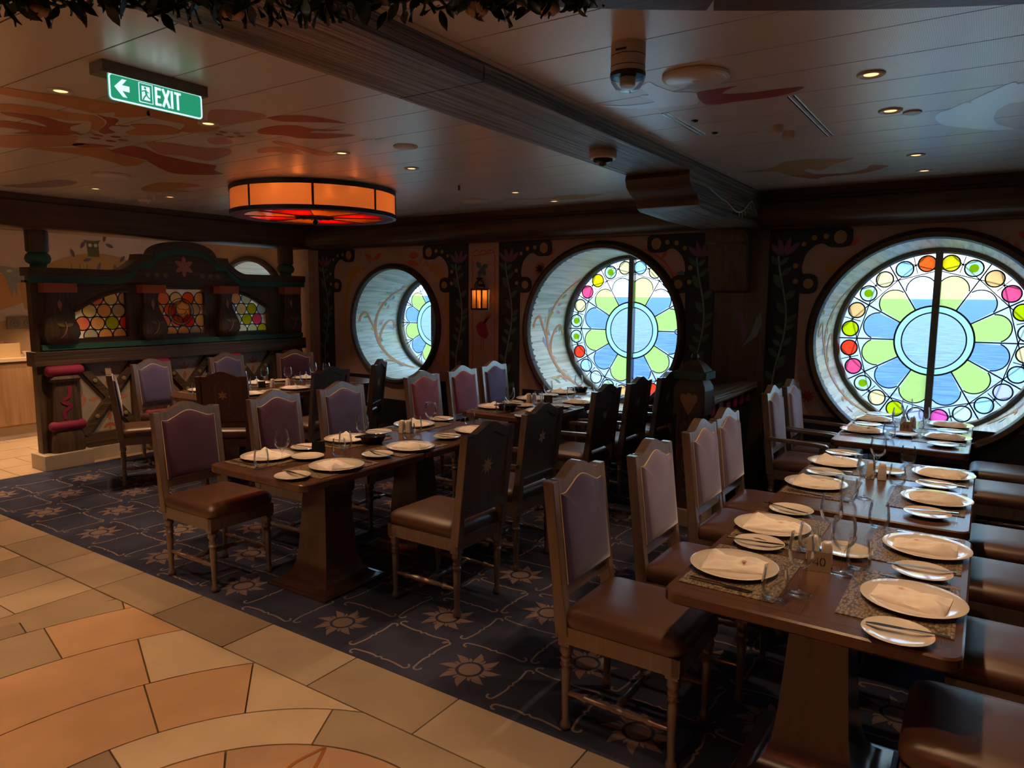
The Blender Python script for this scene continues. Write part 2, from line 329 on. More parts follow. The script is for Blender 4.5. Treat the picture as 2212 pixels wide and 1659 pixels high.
# ================================================================== floor
floor = MB().box(X0 - 0.1, X1 + 0.1, Y0 - 0.1, WALL_Y + 0.2, -0.12, -0.012).build('floor', 'grout'); tag(floor, kind='structure')
CARPET_Y = 2.235; GROOVE_Y = 1.935; CPX = -7.42
cp = MB().box(CPX, X1, CARPET_Y, WALL_Y, -0.012, 0.0).build('carpet', 'carpet_blue', floor)
cp['label'] = 'dark blue carpet with pale sun and trellis pattern'
f3 = lambda u, v, w: (u, v, w)
mb = MB()                                   # woven trellis lines
PX, PY, OX, OY = 0.416, 0.355, -1.029, 2.45
def wob(t): return 0.036 * math.sin(2 * PI * t)
for i in range(-16, 16):
    for j in range(0, 12):
        nx, ny = OX + PX * (i + 0.5), OY + PY * (j - 0.5)
        for horiz in (0, 1):
            pts = []
            for k in range(3, 22):
                t = k / 24.0; sgn = 1 if (i + j) % 2 == 0 else -1
                o = sgn * (0.030 * math.sin(PI * t) ** 0.7 - 0.014 * math.exp(-((t - 0.5) / 0.07) ** 2) + 0.016 * math.exp(-((t - 0.5) / 0.025) ** 2))
                pts.append((nx + PX * t, ny + o) if horiz else (nx + o, ny + PY * t))
            # little curl at both ends
            for e, st in ((0, 1), (-1, -1)):
                p, q = pts[e], pts[e + st]; a = math.atan2(p[1] - q[1], p[0] - q[0]); c = []
                for k in range(1, 5): a += 0.75 * (1 if (i + j + horiz) % 2 else -1); lp = c[-1] if c else p; c.append((lp[0] + 0.014 * math.cos(a), lp[1] + 0.014 * math.sin(a)))
                pts = (list(reversed(c)) + pts) if e == 0 else (pts + c)
            if all(CARPET_Y + 0.01 < p[1] < WALL_Y - 0.05 and CPX + 0.02 < p[0] < X1 - 0.05 for p in pts): stroke(mb, pts, 0.011, f3, 0.0012)
o = mb.build('trellis_lines', 'carpet_line', cp); o['kind'] = 'stuff'
sun = MB()
flat(sun, ell(0, 0, 0.052, 0.052, 18), f3, 0.0014)
for k in range(8):
    a = 2 * PI * k / 8 + 0.2; c, s_ = math.cos(a), math.sin(a)
    ray = [(0.064, -0.02), (0.10, -0.026), (0.128, -0.01), (0.152, 0.012), (0.125, 0.012), (0.095, 0.016), (0.066, 0.018)]
    flat(sun, [(x * c - y * s_, x * s_ + y * c) for x, y in ray], f3, 0.0014)
    a += PI / 8; c, s_ = math.cos(a), math.sin(a)
    flat(sun, [(x * c - y * s_, x * s_ + y * c) for x, y in [(0.066, -0.006), (0.09, -0.009), (0.105, 0.004), (0.085, 0.007), (0.067, 0.008)]], f3, 0.0014)
sun_me = sun.mesh('sun_motif', 'carpet_sun')
for i in range(-16, 15):
    for j in range(0, 12):
        x, y = OX + PX * i, OY + PY * j
        if (i + j) % 2 == 0 and y < WALL_Y - 0.2 and CPX + 0.16 < x < 1.2: link('sun_motif', sun_me, cp, (x, y, 0))
# stone border row along the carpet
def tile(poly, mat, h=0.0):
    mb = MB(); mb.prism(poly, lambda u, v, w: (u, v, w - 0.012), 0.012 + h); return mb.build('tile', mat, floor)
g = 0.0035
xs = [-1.142 + 0.612 * k for k in range(-14, 10)]
for k in range(len(xs) - 1):
    if xs[k] > -9.4: tile([(xs[k] + g, GROOVE_Y + g), (xs[k + 1] - g, GROOVE_Y + g), (xs[k + 1] - g, CARPET_Y - 0.002), (xs[k] + g, CARPET_Y - 0.002)], 'stone_%d' % [3, 0, 3, 4, 0, 3, 0][k % 7], random.uniform(0, 0.0006))
# round medallion of stone rings
MCX, MCY = -1.67, 1.02
def clip_y(poly, ymax):
    out = []
    for i in range(len(poly)):
        a, b = poly[i], poly[(i + 1) % len(poly)]
        if a[1] <= ymax: out.append(a)
        if (a[1] <= ymax) != (b[1] <= ymax):
            t = (ymax - a[1]) / (b[1] - a[1]); out.append((a[0] + t * (b[0] - a[0]), ymax))
    return out
def clip_r(poly, r):                     # keep the outside of the medallion (boundary cut along the circle)
    ins = lambda p: math.hypot(p[0] - MCX, p[1] - MCY) >= r
    out = []
    for i in range(len(poly)):
        a, b = poly[i], poly[(i + 1) % len(poly)]
        if ins(a): out.append(a)
        if ins(a) != ins(b):
            lo, hi = (0.0, 1.0)
            for _ in range(30):
                t = (lo + hi) / 2; p = (a[0] + t * (b[0] - a[0]), a[1] + t * (b[1] - a[1]))
                if ins(p) == ins(a): lo = t
                else: hi = t
            out.append(p)
    return out
RINGS = [(0.742, 0.977, [60, 118.5, 168], [3, 5, 4, 2]), (0.977, 1.39, [105, 139.3, 158, 190], [5, 2, 2, 0]), (1.39, 1.87, [124.5, 157, 190], [5, 2, 3]),
         (1.87, 2.29, [148, 166.8, 190], [2, 3, 4]), (2.29, 2.46, [157.6, 168.7, 190], [3, 4, 2])]
for r0, r1, joints, cols in RINGS:
    angs = sorted(set([j for j in joints] + [joints[0] - 33 * k for k in range(1, 10)] + [joints[-1] + 30 * k for k in range(1, 4)]))
    angs = [a for a in angs if joints[-1] - 330 < a]
    angs.append(angs[0] + 360)
    for k in range(len(angs) - 1):
        a0, a1 = math.radians(angs[k]), math.radians(angs[k + 1]); n = max(4, int((a1 - a0) / 0.06)); ga0, ga1 = g / r0, g / r1
        poly = [(MCX + (r1 - g) * math.cos(a0 + ga1 + (a1 - a0 - 2 * ga1) * i / n), MCY + (r1 - g) * math.sin(a0 + ga1 + (a1 - a0 - 2 * ga1) * i / n)) for i in range(n + 1)]
        poly += [(MCX + (r0 + g) * math.cos(a1 - ga0 - (a1 - a0 - 2 * ga0) * i / n), MCY + (r0 + g) * math.sin(a1 - ga0 - (a1 - a0 - 2 * ga0) * i / n)) for i in range(n + 1)]
        poly = clip_y(poly, GROOVE_Y - g)
        if len(poly) > 2: tile(poly, 'stone_%d' % random.Random(int(angs[k]) + int(r0 * 100)).choice([2, 6, 2, 3, 5, 0, 4] if not any(abs(angs[k] - j) < 0.1 for j in joints) else [cols[[i for i, j in enumerate(joints) if abs(angs[k] - j) < 0.1][0]]]), random.uniform(0, 0.0006))
for k in range(6):                        # heart of the medallion with its brass tear inlay
    a0, a1 = k * PI / 3 + 0.4, (k + 1) * PI / 3 + 0.4
    tile([(MCX, MCY)] + [(MCX + 0.738 * math.cos(a0 + 0.006 + (a1 - a0 - 0.012) * i / 10), MCY + 0.738 * math.sin(a0 + 0.006 + (a1 - a0 - 0.012) * i / 10)) for i in range(11)], 'stone_%d' % [2, 6, 2, 6, 2, 6][k])
for k in range(6):
    a = math.radians(114 + 60 * k); c, s_ = math.cos(a), math.sin(a)
    out = spline([(0.735, 0.0), (0.62, 0.075), (0.52, 0.07), (0.40, 0.0)], 6); inn = spline([(0.40, 0.0), (0.50, -0.015), (0.62, -0.012), (0.735, 0.0)], 6)
    mb = MB(); stroke(mb, [(MCX + x * c - y * s_, MCY + x * s_ + y * c) for x, y in out + inn[1:-1]], 0.014, f3, 0.0016, closed=True)
    mb.build('brass_inlay', 'inlay_brass', floor)
# rectangular stones left of the medallion and on towards the hall
row = 0; x = -3.62
while x > -9.3:
    w = [0.30, 0.28, 0.30, 0.32][row % 4]; y = GROOVE_Y - g; k = 0
    while y > -0.9:
        h = [0.27, 0.55, 0.40, 0.62][(row * 3 + k) % 4]
        poly = clip_r([(x - w + g, max(y - h, -1.4) + g), (x - g, max(y - h, -1.4) + g), (x - g, y - g), (x - w + g, y - g)], 2.463)
        if len(poly) > 2: tile(poly, 'stone_%d' % [0, 5, 3, 0, 1, 3][(row * 5 + k * 2) % 6], random.uniform(0, 0.0006))
        y -= h; k += 1
    x -= w; row += 1
MB().box(-9.3, X1, Y0, 0, -0.012, -0.004).build('far_paving', 'stone_3', floor)
# tiles of the servery behind the partition
for i in range(5):
    for j in range(7):
        x1_ = CPX - 0.004 - i * 0.45; y0_ = CARPET_Y + 0.01 + j * 0.60 + (0.3 if i % 2 else 0)
        if x1_ - 0.442 > X0: MB().box(x1_ - 0.442, x1_, y0_, min(y0_ + 0.594, WALL_Y), -0.012, 0.0).build('tile', 'back_tile', floor)
# ================================================================== ceiling
ceil = MB().box(X0 - 0.1, X1 + 0.1, Y0 - 0.1, WALL_Y + 0.1, CEIL + 0.02, CEIL + 0.12).build('ceiling', 'grout'); tag(ceil, kind='structure')
PW = 0.3285; PYO = 2.446
for side in ((-7.40, -2.13), (-1.69, X1), (X0, -7.75)):
    for k in range(-24, 13):
        a, b = PYO + PW * k, PYO + PW * (k + 1)
        if a > WALL_Y - 0.05: continue
        MB().box(side[0], side[1], a + 0.003, min(b, WALL_Y) - 0.003, CEIL, CEIL + 0.02).build('ceiling_panel', 'ceiling_panel', ceil)
MB().box(-1.69, -1.66, Y0, WALL_Y, CEIL - 0.006, CEIL).build('edge_strip', 'ceiling_white', ceil)
TR = {
'swallow_tail':[(-1.143,3.177),(-1.033,3.171),(-0.968,3.169),(-1.008,3.195),(-1.061,3.26),(-0.961,3.308),(-0.855,3.315),(-0.741,3.335),(-0.751,3.366),(-0.805,3.407),(-0.902,3.433),(-1.047,3.415),(-1.107,3.419),(-1.178,3.392),(-1.176,3.283)],
'swallow_body':[(-1.317,2.955),(-1.266,2.92),(-1.26,2.991),(-1.229,3.115),(-1.155,3.18),(-1.211,3.354),(-1.334,3.337),(-1.434,3.316),(-1.536,3.251),(-1.607,3.143),(-1.498,3.212),(-1.363,3.217),(-1.385,3.089),(-1.342,3.098),(-1.337,3.011)],
'bird_body':[(-1.583,5.302),(-1.371,5.274),(-1.207,5.074),(-1.065,5.042),(-0.905,5.142),(-0.804,5.165),(-0.964,5.35),(-1.076,5.548),(-1.129,5.423),(-1.175,5.487),(-1.15,5.665),(-1.312,5.595),(-1.35,5.407)],
'bird_tail':[(-1.316,5.612),(-1.152,5.673),(-0.942,5.754),(-0.797,5.628),(-0.742,5.487),(-0.647,5.589),(-0.82,5.8),(-0.978,5.82),(-1.115,5.837),(-1.182,5.901)],
'pale_flower':[(-0.237,4.104),(-0.166,3.991),(-0.141,4.024),(-0.136,3.959),(-0.014,3.763),(0.02,3.735),(0.024,3.773),(0.048,3.802),(0.058,4.099),(0.007,4.117),(-0.04,4.228),(-0.056,4.388),(-0.038,4.564),(0.037,4.743),(-0.074,4.695),(-0.256,4.47),(-0.294,4.339),(-0.3,4.235),(-0.276,4.134)],
'P1':[(-3.702,1.459),(-3.665,1.543),(-3.645,1.602),(-3.574,1.712),(-3.549,1.812),(-3.542,1.885),(-3.405,1.853),(-3.366,1.91),(-3.371,1.994),(-3.39,2.09),(-3.511,2.032),(-3.632,2.092),(-3.754,2.055),(-3.799,2.006),(-3.717,1.959),(-3.817,1.916),(-3.813,1.823),(-3.8,1.704),(-3.804,1.599),(-3.824,1.505)],
'P2':[(-4.024,1.58),(-3.955,1.642),(-3.919,1.755),(-3.9,1.863),(-3.862,1.946),(-3.954,2.033),(-4.055,2.079),(-4.156,2.107),(-4.267,2.157),(-4.279,2.15),(-4.294,2.116),(-4.179,2.07),(-4.022,1.99),(-4.086,1.928),(-4.103,1.835),(-4.118,1.725),(-4.179,1.638)],
'P3':[(-4.198,1.646),(-4.16,1.705),(-4.105,1.797),(-4.147,1.894),(-4.15,1.957),(-4.1,1.989),(-4.228,1.993),(-4.313,2.032),(-4.357,2.101),(-4.427,2.107),(-4.51,2.055),(-4.61,1.967),(-4.685,1.895),(-4.536,1.915),(-4.562,1.783),(-4.409,1.725),(-4.357,1.822),(-4.341,1.921),(-4.257,1.821),(-4.249,1.702)],
'P4':[(-3.827,1.929),(-3.844,1.978),(-3.831,2.027),(-3.871,2.064),(-3.981,2.103),(-3.934,2.155),(-3.973,2.153),(-4.012,2.106),(-4.092,2.124),(-4.164,2.198),(-4.206,2.196),(-4.281,2.173),(-4.177,2.118),(-4.051,2.082),(-3.928,2.029)],
'P5':[(-3.892,2.137),(-3.8,2.195),(-3.76,2.265),(-3.81,2.372),(-3.912,2.405),(-4.015,2.365),(-4.138,2.288),(-4.115,2.228),(-3.965,2.204)],
'P6':[(-4.833,1.885),(-4.451,2.116),(-4.634,2.2),(-4.651,2.27),(-4.989,2.161),(-5.183,2.017)],
'P7':[(-4.743,2.235),(-4.634,2.231),(-4.553,2.396),(-4.757,2.32)],
'P8':[(-5.065,2.147),(-4.825,2.273),(-4.65,2.396),(-4.788,2.533),(-4.859,2.732),(-5.05,2.818),(-5.193,2.79),(-5.118,2.686),(-5.016,2.443),(-5.054,2.266)],
'P9':[(-4.736,2.464),(-4.474,2.436),(-4.448,2.522),(-4.562,2.674),(-4.595,2.813),(-4.621,2.965),(-4.609,3.12),(-4.789,3.23),(-4.886,3.372),(-5.081,3.288),(-5.171,3.128),(-4.909,2.816),(-4.819,2.728)],
'P10':[(-4.274,2.425),(-4.159,2.542),(-4.128,2.698),(-4.022,2.812),(-4.158,2.925),(-4.489,2.989),(-4.477,2.779),(-4.538,2.678)],
'violet_wing':[(-7.035,2.714),(-6.711,2.785),(-6.251,2.828),(-6.266,2.976),(-6.598,3.023),(-6.982,2.895)],
'fish':[(-6.098,3.415),(-5.676,3.336),(-5.533,3.505),(-5.59,3.637),(-5.932,3.605),(-5.951,3.779),(-6.294,3.571)],
'Q1':[(-3.152,2.444),(-2.991,2.482),(-2.919,2.571),(-2.892,2.745),(-2.972,2.673),(-3.145,2.543)],
'Q2':[(-3.411,2.587),(-3.259,2.58),(-3.163,2.64),(-3.148,2.741),(-3.022,2.843),(-3.128,2.812),(-3.178,2.761),(-3.236,2.787),(-3.135,2.88),(-3.066,2.972),(-3.217,2.954),(-3.284,2.938),(-3.399,2.852),(-3.406,2.81),(-3.412,2.756),(-3.498,2.652)],
'Q3':[(-3.852,2.917),(-3.677,2.967),(-3.764,3.189),(-3.85,3.04),(-3.964,3.0)],
'Q4':[(-3.59,2.826),(-3.569,3.006),(-3.593,3.295),(-3.707,3.257),(-3.678,3.116),(-3.64,2.877)],
'Q5':[(-3.509,2.042),(-3.534,2.428),(-3.77,2.455),(-3.812,2.369),(-3.654,2.296),(-3.653,2.112)],
'Q6':[(-3.255,2.193),(-3.122,2.324),(-3.149,2.43),(-3.503,2.419),(-3.497,2.341)],
'Q7':[(-3.878,2.577),(-3.734,2.603),(-3.854,2.727),(-3.978,2.685)],
'fan':[(-3.335,5.663),(-3.194,5.687),(-3.136,5.66),(-3.079,5.725),(-2.915,5.764),(-2.95,5.834),(-3.228,5.954),(-3.423,5.937),(-3.467,5.81),(-3.698,5.739),(-3.856,5.623),(-3.84,5.599),(-3.666,5.69),(-3.397,5.754)],
'c1':[(-4.344,2.252)],
'c2':[(-3.651,2.573)],
'star3':[(-3.088,3.14)],
}
def smooth_loop(P, n=5):
    m, out = len(P), []
    for i in range(m):
        a, b, c, d = P[i - 1], P[i], P[(i + 1) % m], P[(i + 2) % m]
        for k in range(n):
            t = k / n; out.append(tuple(0.5 * (2 * b[j] + 0.8 * (-a[j] + c[j]) * t + (1.6 * a[j] - 5 * b[j] + 4.2 * c[j] - 0.8 * d[j] + 0.0) * t * t + (-0.8 * a[j] + 3 * b[j] - 3.0 * c[j] + 0.8 * d[j]) * t ** 3) for j in (0, 1)))
    return out
c3 = lambda u, v, w: (u, v, CEIL - 0.0012 - w)
for names, nm, mat in ((('P1', 'P2', 'P5', 'P8', 'Q5'), 'painted_petal', 'ceil_orange'), (('P3', 'P4', 'P7', 'P9', 'Q1', 'Q2'), 'painted_petal', 'ceil_red'), (('P6', 'P10', 'Q3', 'Q4', 'Q6', 'Q7'), 'painted_petal', 'ceil_rose'),
                       (('swallow_tail',), 'painted_swallow', 'ceil_red'), (('swallow_body',), 'painted_swallow', 'ceil_pale_blue'), (('bird_body', 'fish', 'fan'), 'painted_bird', 'ceil_ochre'), (('bird_tail',), 'painted_bird', 'ceil_terracotta'),
                       (('pale_flower',), 'painted_flower', 'ceil_pale_blue'), (('violet_wing',), 'painted_wing', 'ceil_violet')):
    for n_ in names:
        mb = MB(); flat(mb, smooth_loop(TR[n_]), c3, 0.0); mb.build(nm, mat, ceil)
for cx, cy, s in ((*TR['c1'][0], 1.0), (*TR['c2'][0], 0.8), (*TR['star3'][0], 0.45)):
    mb = MB(); flat(mb, [(cx + x * s, cy + y * s) for x, y in star(0, 0, 0.26, 0.08, 11, 0.3)], c3, 0.0012); mb.build('painted_star', 'ceil_cream', ceil)
    if s > 0.5:
        mb = MB()
        for k in range(5): flat(mb, ell(cx + 0.075 * s * math.cos(k * 1.26), cy + 0.075 * s * math.sin(k * 1.26), 0.028 * s, 0.028 * s, 10), c3, 0.0024)
        mb.build('painted_dots', 'ceil_red', ceil)
# ================================================================== other walls
def wall(name, x0, x1, y0, y1, mat):
    return tag(MB().box(x0, x1, y0, y1, -0.05, CEIL + 0.05).build(name, mat), kind='structure')
wall_back = wall('wall_back', X0 - 0.12, X0, Y0, WALL_Y + 0.8, 'mural_back')
wall('wall_right', X1, X1 + 0.12, Y0, WALL_Y + 0.8, 'mural_cream'); wall('wall_rear', X0, X1, Y0 - 0.12, Y0, 'mural_back')
# ================================================================== window wall with round openings
WINS = [(-8.85, 0.815, 0.80), (-6.05, 0.665, 0.615), (-3.255, 0.822, 0.812), (-0.395, 0.815, 0.80), (2.46, 0.815, 0.80)]; WZ = 1.345; GZ = 1.335
def holed_wall(y, radii, xs_, z0, z1, flip):
    mb = MB()
    edges = [xs_[0]]
    for (cx, rf, rg), r in zip(WINS, radii): edges += [cx - 0.95, cx + 0.95]
    edges.append(xs_[1])
    for i in range(0, len(edges) - 1, 2):
        mb.add([(edges[i], y, z0), (edges[i + 1], y, z0), (edges[i + 1], y, z1), (edges[i], y, z1)], [(0, 1, 2, 3)])
    for (cx, rf, rg), r in zip(WINS, radii):
        n = 64; inner, outer = [], []
        for k in range(n):
            a = 2 * PI * k / n; c, s_ = math.cos(a), math.sin(a); inner.append((cx + r * c, y, WZ + r * s_))
            t = min((0.95 / abs(c)) if abs(c) > 1e-6 else 1e9, ((z1 - WZ) / s_) if s_ > 1e-6 else 1e9, ((WZ - z0) / -s_) if s_ < -1e-6 else 1e9)
            outer.append((cx + t * c, y, WZ + t * s_))
        # exact corners
        for zc in (z0, z1):
            for xc in (cx - 0.95, cx + 0.95):
                k = min(range(n), key=lambda q: (outer[q][0] - xc) ** 2 + (outer[q][2] - zc) ** 2); outer[k] = (xc, y, zc)
        mb.add(inner + outer, [(k, (k + 1) % n, n + (k + 1) % n, n + k) for k in range(n)])
    return mb
ww = holed_wall(WALL_Y, [w[1] for w in WINS], (X0, X1), -0.02, CEIL + 0.02, False)
bk = holed_wall(GLASS_Y, [w[2] + 0.02 for w in WINS], (X0 - 0.1, X1 + 0.1), -0.02, CEIL + 0.1, True)
ww.add(bk.v, bk.f)
wall_window = ww.build('wall_window', 'mural_cream'); tag(wall_window, kind='structure')
# cornice along the window wall and beam over the partition
prof = [(6.47, 2.6), (6.33, 2.6), (6.33, 2.54), (6.305, 2.53), (6.295, 2.505), (6.25, 2.49), (6.225, 2.45), (6.225, 2.40), (6.25, 2.35), (6.30, 2.32), (6.38, 2.30), (6.38, 2.28), (6.47, 2.28)]
mb = MB(); mb.loft([[(x, y, z) for y, z in prof] for x in (-7.45, X1)]); corn = mb.build('trim_1', 'beam_wood_x', smooth=35); tag(corn, kind='structure')
prof = [(-7.78, 2.6), (-7.78, 2.29), (-7.44, 2.29), (-7.41, 2.31), (-7.41, 2.36), (-7.375, 2.40), (-7.375, 2.53), (-7.40, 2.545), (-7.40, 2.6)]
mb = MB(); mb.loft([[(x, y, z) for x, z in prof] for y in (Y0, 6.42)])   # beam above the partition
lb = mb.build('trim_2', 'beam_wood_dark_y', smooth=35); tag(lb, kind='structure')
# plain plaster return between partition and first window
tag(MB().box(-7.80, -7.50, 6.38, 6.46, 0, 2.29).build('trim_3', 'mural_back'), kind='structure')
# ================================================================== round windows
W3 = 'orange paleblue cream dotlime peach lime red pink dotlime cream lime lav magenta pale paleblue lav paleblue cream pale lime pink peach dotlime yellow'.split()
W2 = 'cream dotlime yellow pink cream dotlime dotlime red paleblue pale dotlime peach lav red pink pale paleblue lime peach dotlime lav pale cream paleblue'.split()
def arc(cx, cz, r, a0, a1, n): return [(cx + r * math.cos(a0 + (a1 - a0) * i / n), cz + r * math.sin(a0 + (a1 - a0) * i / n)) for i in range(n + 1)]
def window(idx, cx, rf, rg, cols, mull_x):
    root = tag(link('window_%d' % idx, None, None, (cx, WALL_Y, 0)), kind='structure')
    Lx = lambda x: x   # local x, measured from the window centre
    yg = GLASS_Y - WALL_Y
    P3 = lambda u, v, w: (u, yg + w, v)
    # dark wooden ring on the wall
    w_ = 0.085 if rf > 0.7 else 0.075
    rp = [(rf, 0.03), (rf, -0.015), (rf + 0.012, -0.05), (rf + w_ * 0.55, -0.062), (rf + w_ - 0.012, -0.045), (rf + w_, -0.012), (rf + w_, 0.0)]
    for k in range(8):                     # ring made of eight curved segments
        a0, a1 = 2 * PI * k / 8 + PI / 8 + 0.0022, 2 * PI * (k + 1) / 8 + PI / 8 - 0.0022
        mb = MB(); mb.loft([[(r * math.cos(a), y, WZ + r * math.sin(a)) for r, y in rp] for a in [a0 + (a1 - a0) * i / 10 for i in range(11)]])
        mb.build('ring_segment', 'window_ring_wood', root, smooth=40)
    # tunnel through the thick wall
    n = 72
    mb = MB(); st = []
    for t in (0, 1):
        r = rf + (rg - rf) * t; zc = WZ + (GZ - WZ) * t
        st.append([(r * math.cos(2 * PI * k / n), (yg - 0.02) * t, zc + r * math.sin(2 * PI * k / n)) for k in range(n)])
    mb.loft(st, cap=False); rev = mb.build('reveal', 'reveal_wood', root, smooth=30)
    def R3(a, d, lift=0.004):              # angle and depth on the tunnel
        t = d / (yg - 0.02); r = rf + (rg - rf) * t - lift; zc = WZ + (GZ - WZ) * t
        return (r * math.cos(a), d, zc + r * math.sin(a))
    R2 = lambda u, v, w: R3(u, v, 0.004 + w)
    if idx < 4:
        s = 1.0 / rf
        for base, mirror in ((PI, 1), (0.0, -1)):
            A = lambda da: base + mirror * da * s
            mb = MB()
            main = spline([(A(0.80), 0.60), (A(0.55), 0.42), (A(0.25), 0.33), (A(-0.05), 0.34), (A(-0.35), 0.47), (A(-0.62), 0.68)], 8)
            stroke(mb, main, [0.056 - 0.03 * i / len(main) for i in range(len(main))], R2, 0)
            br = [[(A(0.12), 0.335), (A(-0.02), 0.25), (A(-0.14), 0.16), (A(-0.10), 0.08), (A(-0.02), 0.06)], [(A(0.30), 0.34), (A(0.12), 0.42), (A(-0.02), 0.55), (A(-0.02), 0.64), (A(0.08), 0.66)], [(A(0.62), 0.45), (A(0.56), 0.34), (A(0.58), 0.24)]]
            for b_ in br: stroke(mb, spline(b_, 6), 0.032, R2, 0)
            mb.build('painted_branch', 'paint_branch', rev)
            rnd = random.Random(idx * 10 + mirror)
            for mt in ('lav', 'lime', 'pinkleaf', 'peach', 'greenp'):
                mb = MB()
                for k in range(5):
                    q = rnd.choice(main[6:] + [p for b_ in br for p in b_]); a = rnd.uniform(0, 6.28)
                    flat(mb, leaf2(q[0] + rnd.uniform(-0.09, 0.09) * s, q[1] + rnd.uniform(-0.07, 0.07), 0.10, 0.045, a), lambda u, v, w: R3(u, min(max(v, 0.01), 0.72), 0.0035), 0)
                mb.build('painted_leaves', 'paint_' + mt, rev)
    # metal ring holding the glass
    R = rg - 0.012
    fr = [(R + 0.03, -0.06), (R - 0.022, -0.06), (R - 0.035, -0.035), (R - 0.035, 0.03), (R + 0.03, 0.03)]
    mb = MB(); mb.loft([[(r * math.cos(2 * PI * k / n), yg + y, GZ + r * math.sin(2 * PI * k / n)) for r, y in fr] for k in list(range(n)) + [0]], cap=False)
    mb.build('metal_ring', 'bronze_frame', root, smooth=40)
    G = R - 0.03                            # clear glass radius
    big = bool(cols)
    r1, r2, r3, r4 = (0.325 * G, 0.40 * G, 0.755 * G, 0.786 * G) if big else (0.42 * G, 0.53 * G, 0.905 * G, 0.94 * G)
    lead = MB()
    def lline(pts, w=0.008, closed=False, dep=-0.003):
        w = w * 1.25
        stroke(lead, pts, w, lambda u, v, k: (u, yg + dep, v), 0, closed)
    def pane(poly, mat, y=0.0, nm='pane'):
        mb = MB(); mb.prism(poly, lambda u, v, w: (u, yg + y + w, v), 0.004); return mb.build(nm, mat, root)
    # centre, band, petals, roundels, background
    for sgn in (0, 1):
        a0 = PI / 2 + PI * sgn; pane([(p[0], p[1]) for p in arc(0, GZ, r1 - 0.004, a0, a0 + PI, 24)], 'clear_pane')
        pane(arc(0, GZ, r1 + 0.004, a0, a0 + PI, 24) + arc(0, GZ, r2 - 0.004, a0 + PI, a0, 24), 'mint_pane')
    lline(arc(0, GZ, r1, 0, 2 * PI, 48)[:-1], 0.009, True); lline(arc(0, GZ, r2, 0, 2 * PI, 48)[:-1], 0.012, True)
    half = PI / 12
    for k in range(12):
        am = half + k * PI / 6
        # petal with rounded end
        rr = r3 * math.sin(half) / (1 + math.sin(half)) * 0.99; rc = r3 - rr
        ca, sa = math.cos(am), math.sin(am)
        e = 0.005 / r2
        side = arc(0, GZ, r2 + 0.004, am + half - e, am - half + e, 6)
        tip = [(rc * ca + rr * math.cos(am + t), GZ + rc * sa + rr * math.sin(am + t)) for t in [-PI / 2 + half + (PI - 2 * half) * i / 14 for i in range(15)]]
        pane(side + tip, 'green_pane' if k % 2 == 0 else 'blue_pane')
        lline([(rc * ca + rr * 1.02 * math.cos(am + t), GZ + rc * sa + rr * 1.02 * math.sin(am + t)) for t in [-PI / 2 + half * 0.6 + (PI - 1.2 * half) * i / 14 for i in range(15)]], 0.008)
        ab = k * PI / 6
        lline([(r2 * math.cos(ab), GZ + r2 * math.sin(ab)), (G * math.cos(ab), GZ + G * math.sin(ab))], 0.009)
        if big:
            tl = math.sqrt(max(0, (G * 0.995) ** 2 - (r4 * 0.985) ** 2)) * 0.97
            lline([(r4 * 0.985 * ca + sa * tl, GZ + r4 * 0.985 * sa - ca * tl), (r4 * 0.985 * ca - sa * tl, GZ + r4 * 0.985 * sa + ca * tl)], 0.007)
        else:
            for t in (-1, 1): lline([(G * math.cos(ab + t * 0.10), GZ + G * math.sin(ab + t * 0.10)), (r3 * 0.9 * math.cos(ab), GZ + r3 * 0.9 * math.sin(ab))], 0.006)
    if big:
        rq, rr = 0.888 * G, 0.094 * G
        for k in range(24):
            a = PI / 2 + PI / 24 + k * PI / 12; cc = (rq * math.cos(a), GZ + rq * math.sin(a))
            pane(ell(*cc, rr * 0.93, None, 22), 'roundel_' + cols[k], -0.011, 'roundel')
            if cols[k] == 'dotlime': pane(ell(*cc, rr * 0.5, None, 14), 'roundel_lime', -0.0155, 'roundel_centre')
            lline(ell(*cc, rr * 0.97, None, 22), 0.010, True, -0.0125)
        for k in range(24):
            a = PI / 2 + k * PI / 12; lline([(0.80 * G * math.cos(a), GZ + 0.80 * G * math.sin(a)), (0.99 * G * math.cos(a), GZ + 0.99 * G * math.sin(a))], 0.006)
    pane(arc(0, GZ, r3 * 0.60, 0, 2 * PI, 60)[:-1][::-1] if False else arc(0, GZ, G + 0.02, 0, 2 * PI, 64)[:-1], 'outer_pane', 0.012, 'back_pane')
    lead.build('lead_came', 'lead', root)
    # riveted mullion
    mx = mull_x
    hh = math.sqrt(max(0.01, G * G - mx * mx)) + 0.02
    mb = MB(); mb.box(mx - 0.028, mx + 0.028, yg - 0.05, yg + 0.03, GZ - hh, GZ + hh); mu = mb.build('mullion', 'bronze_frame', root, bevel=0.004)
    mb = MB()
    for k in range(18): mb.lathe([(0.006, 0), (0.005, -0.004), (0.001, -0.006)], 8, (mx, yg - 0.05, GZ - hh * 0.92 + 2 * hh * 0.92 * k / 17), 'y')
    mb.build('rivets', 'lead', mu)
    return root
window(1, *WINS[1], None, 0.0); window(2, *WINS[2], W2, 0.0); window(3, *WINS[3], W3, 0.0); window(4, *WINS[4], W2, 0.0); window(5, *WINS[0], W3, 0.0)
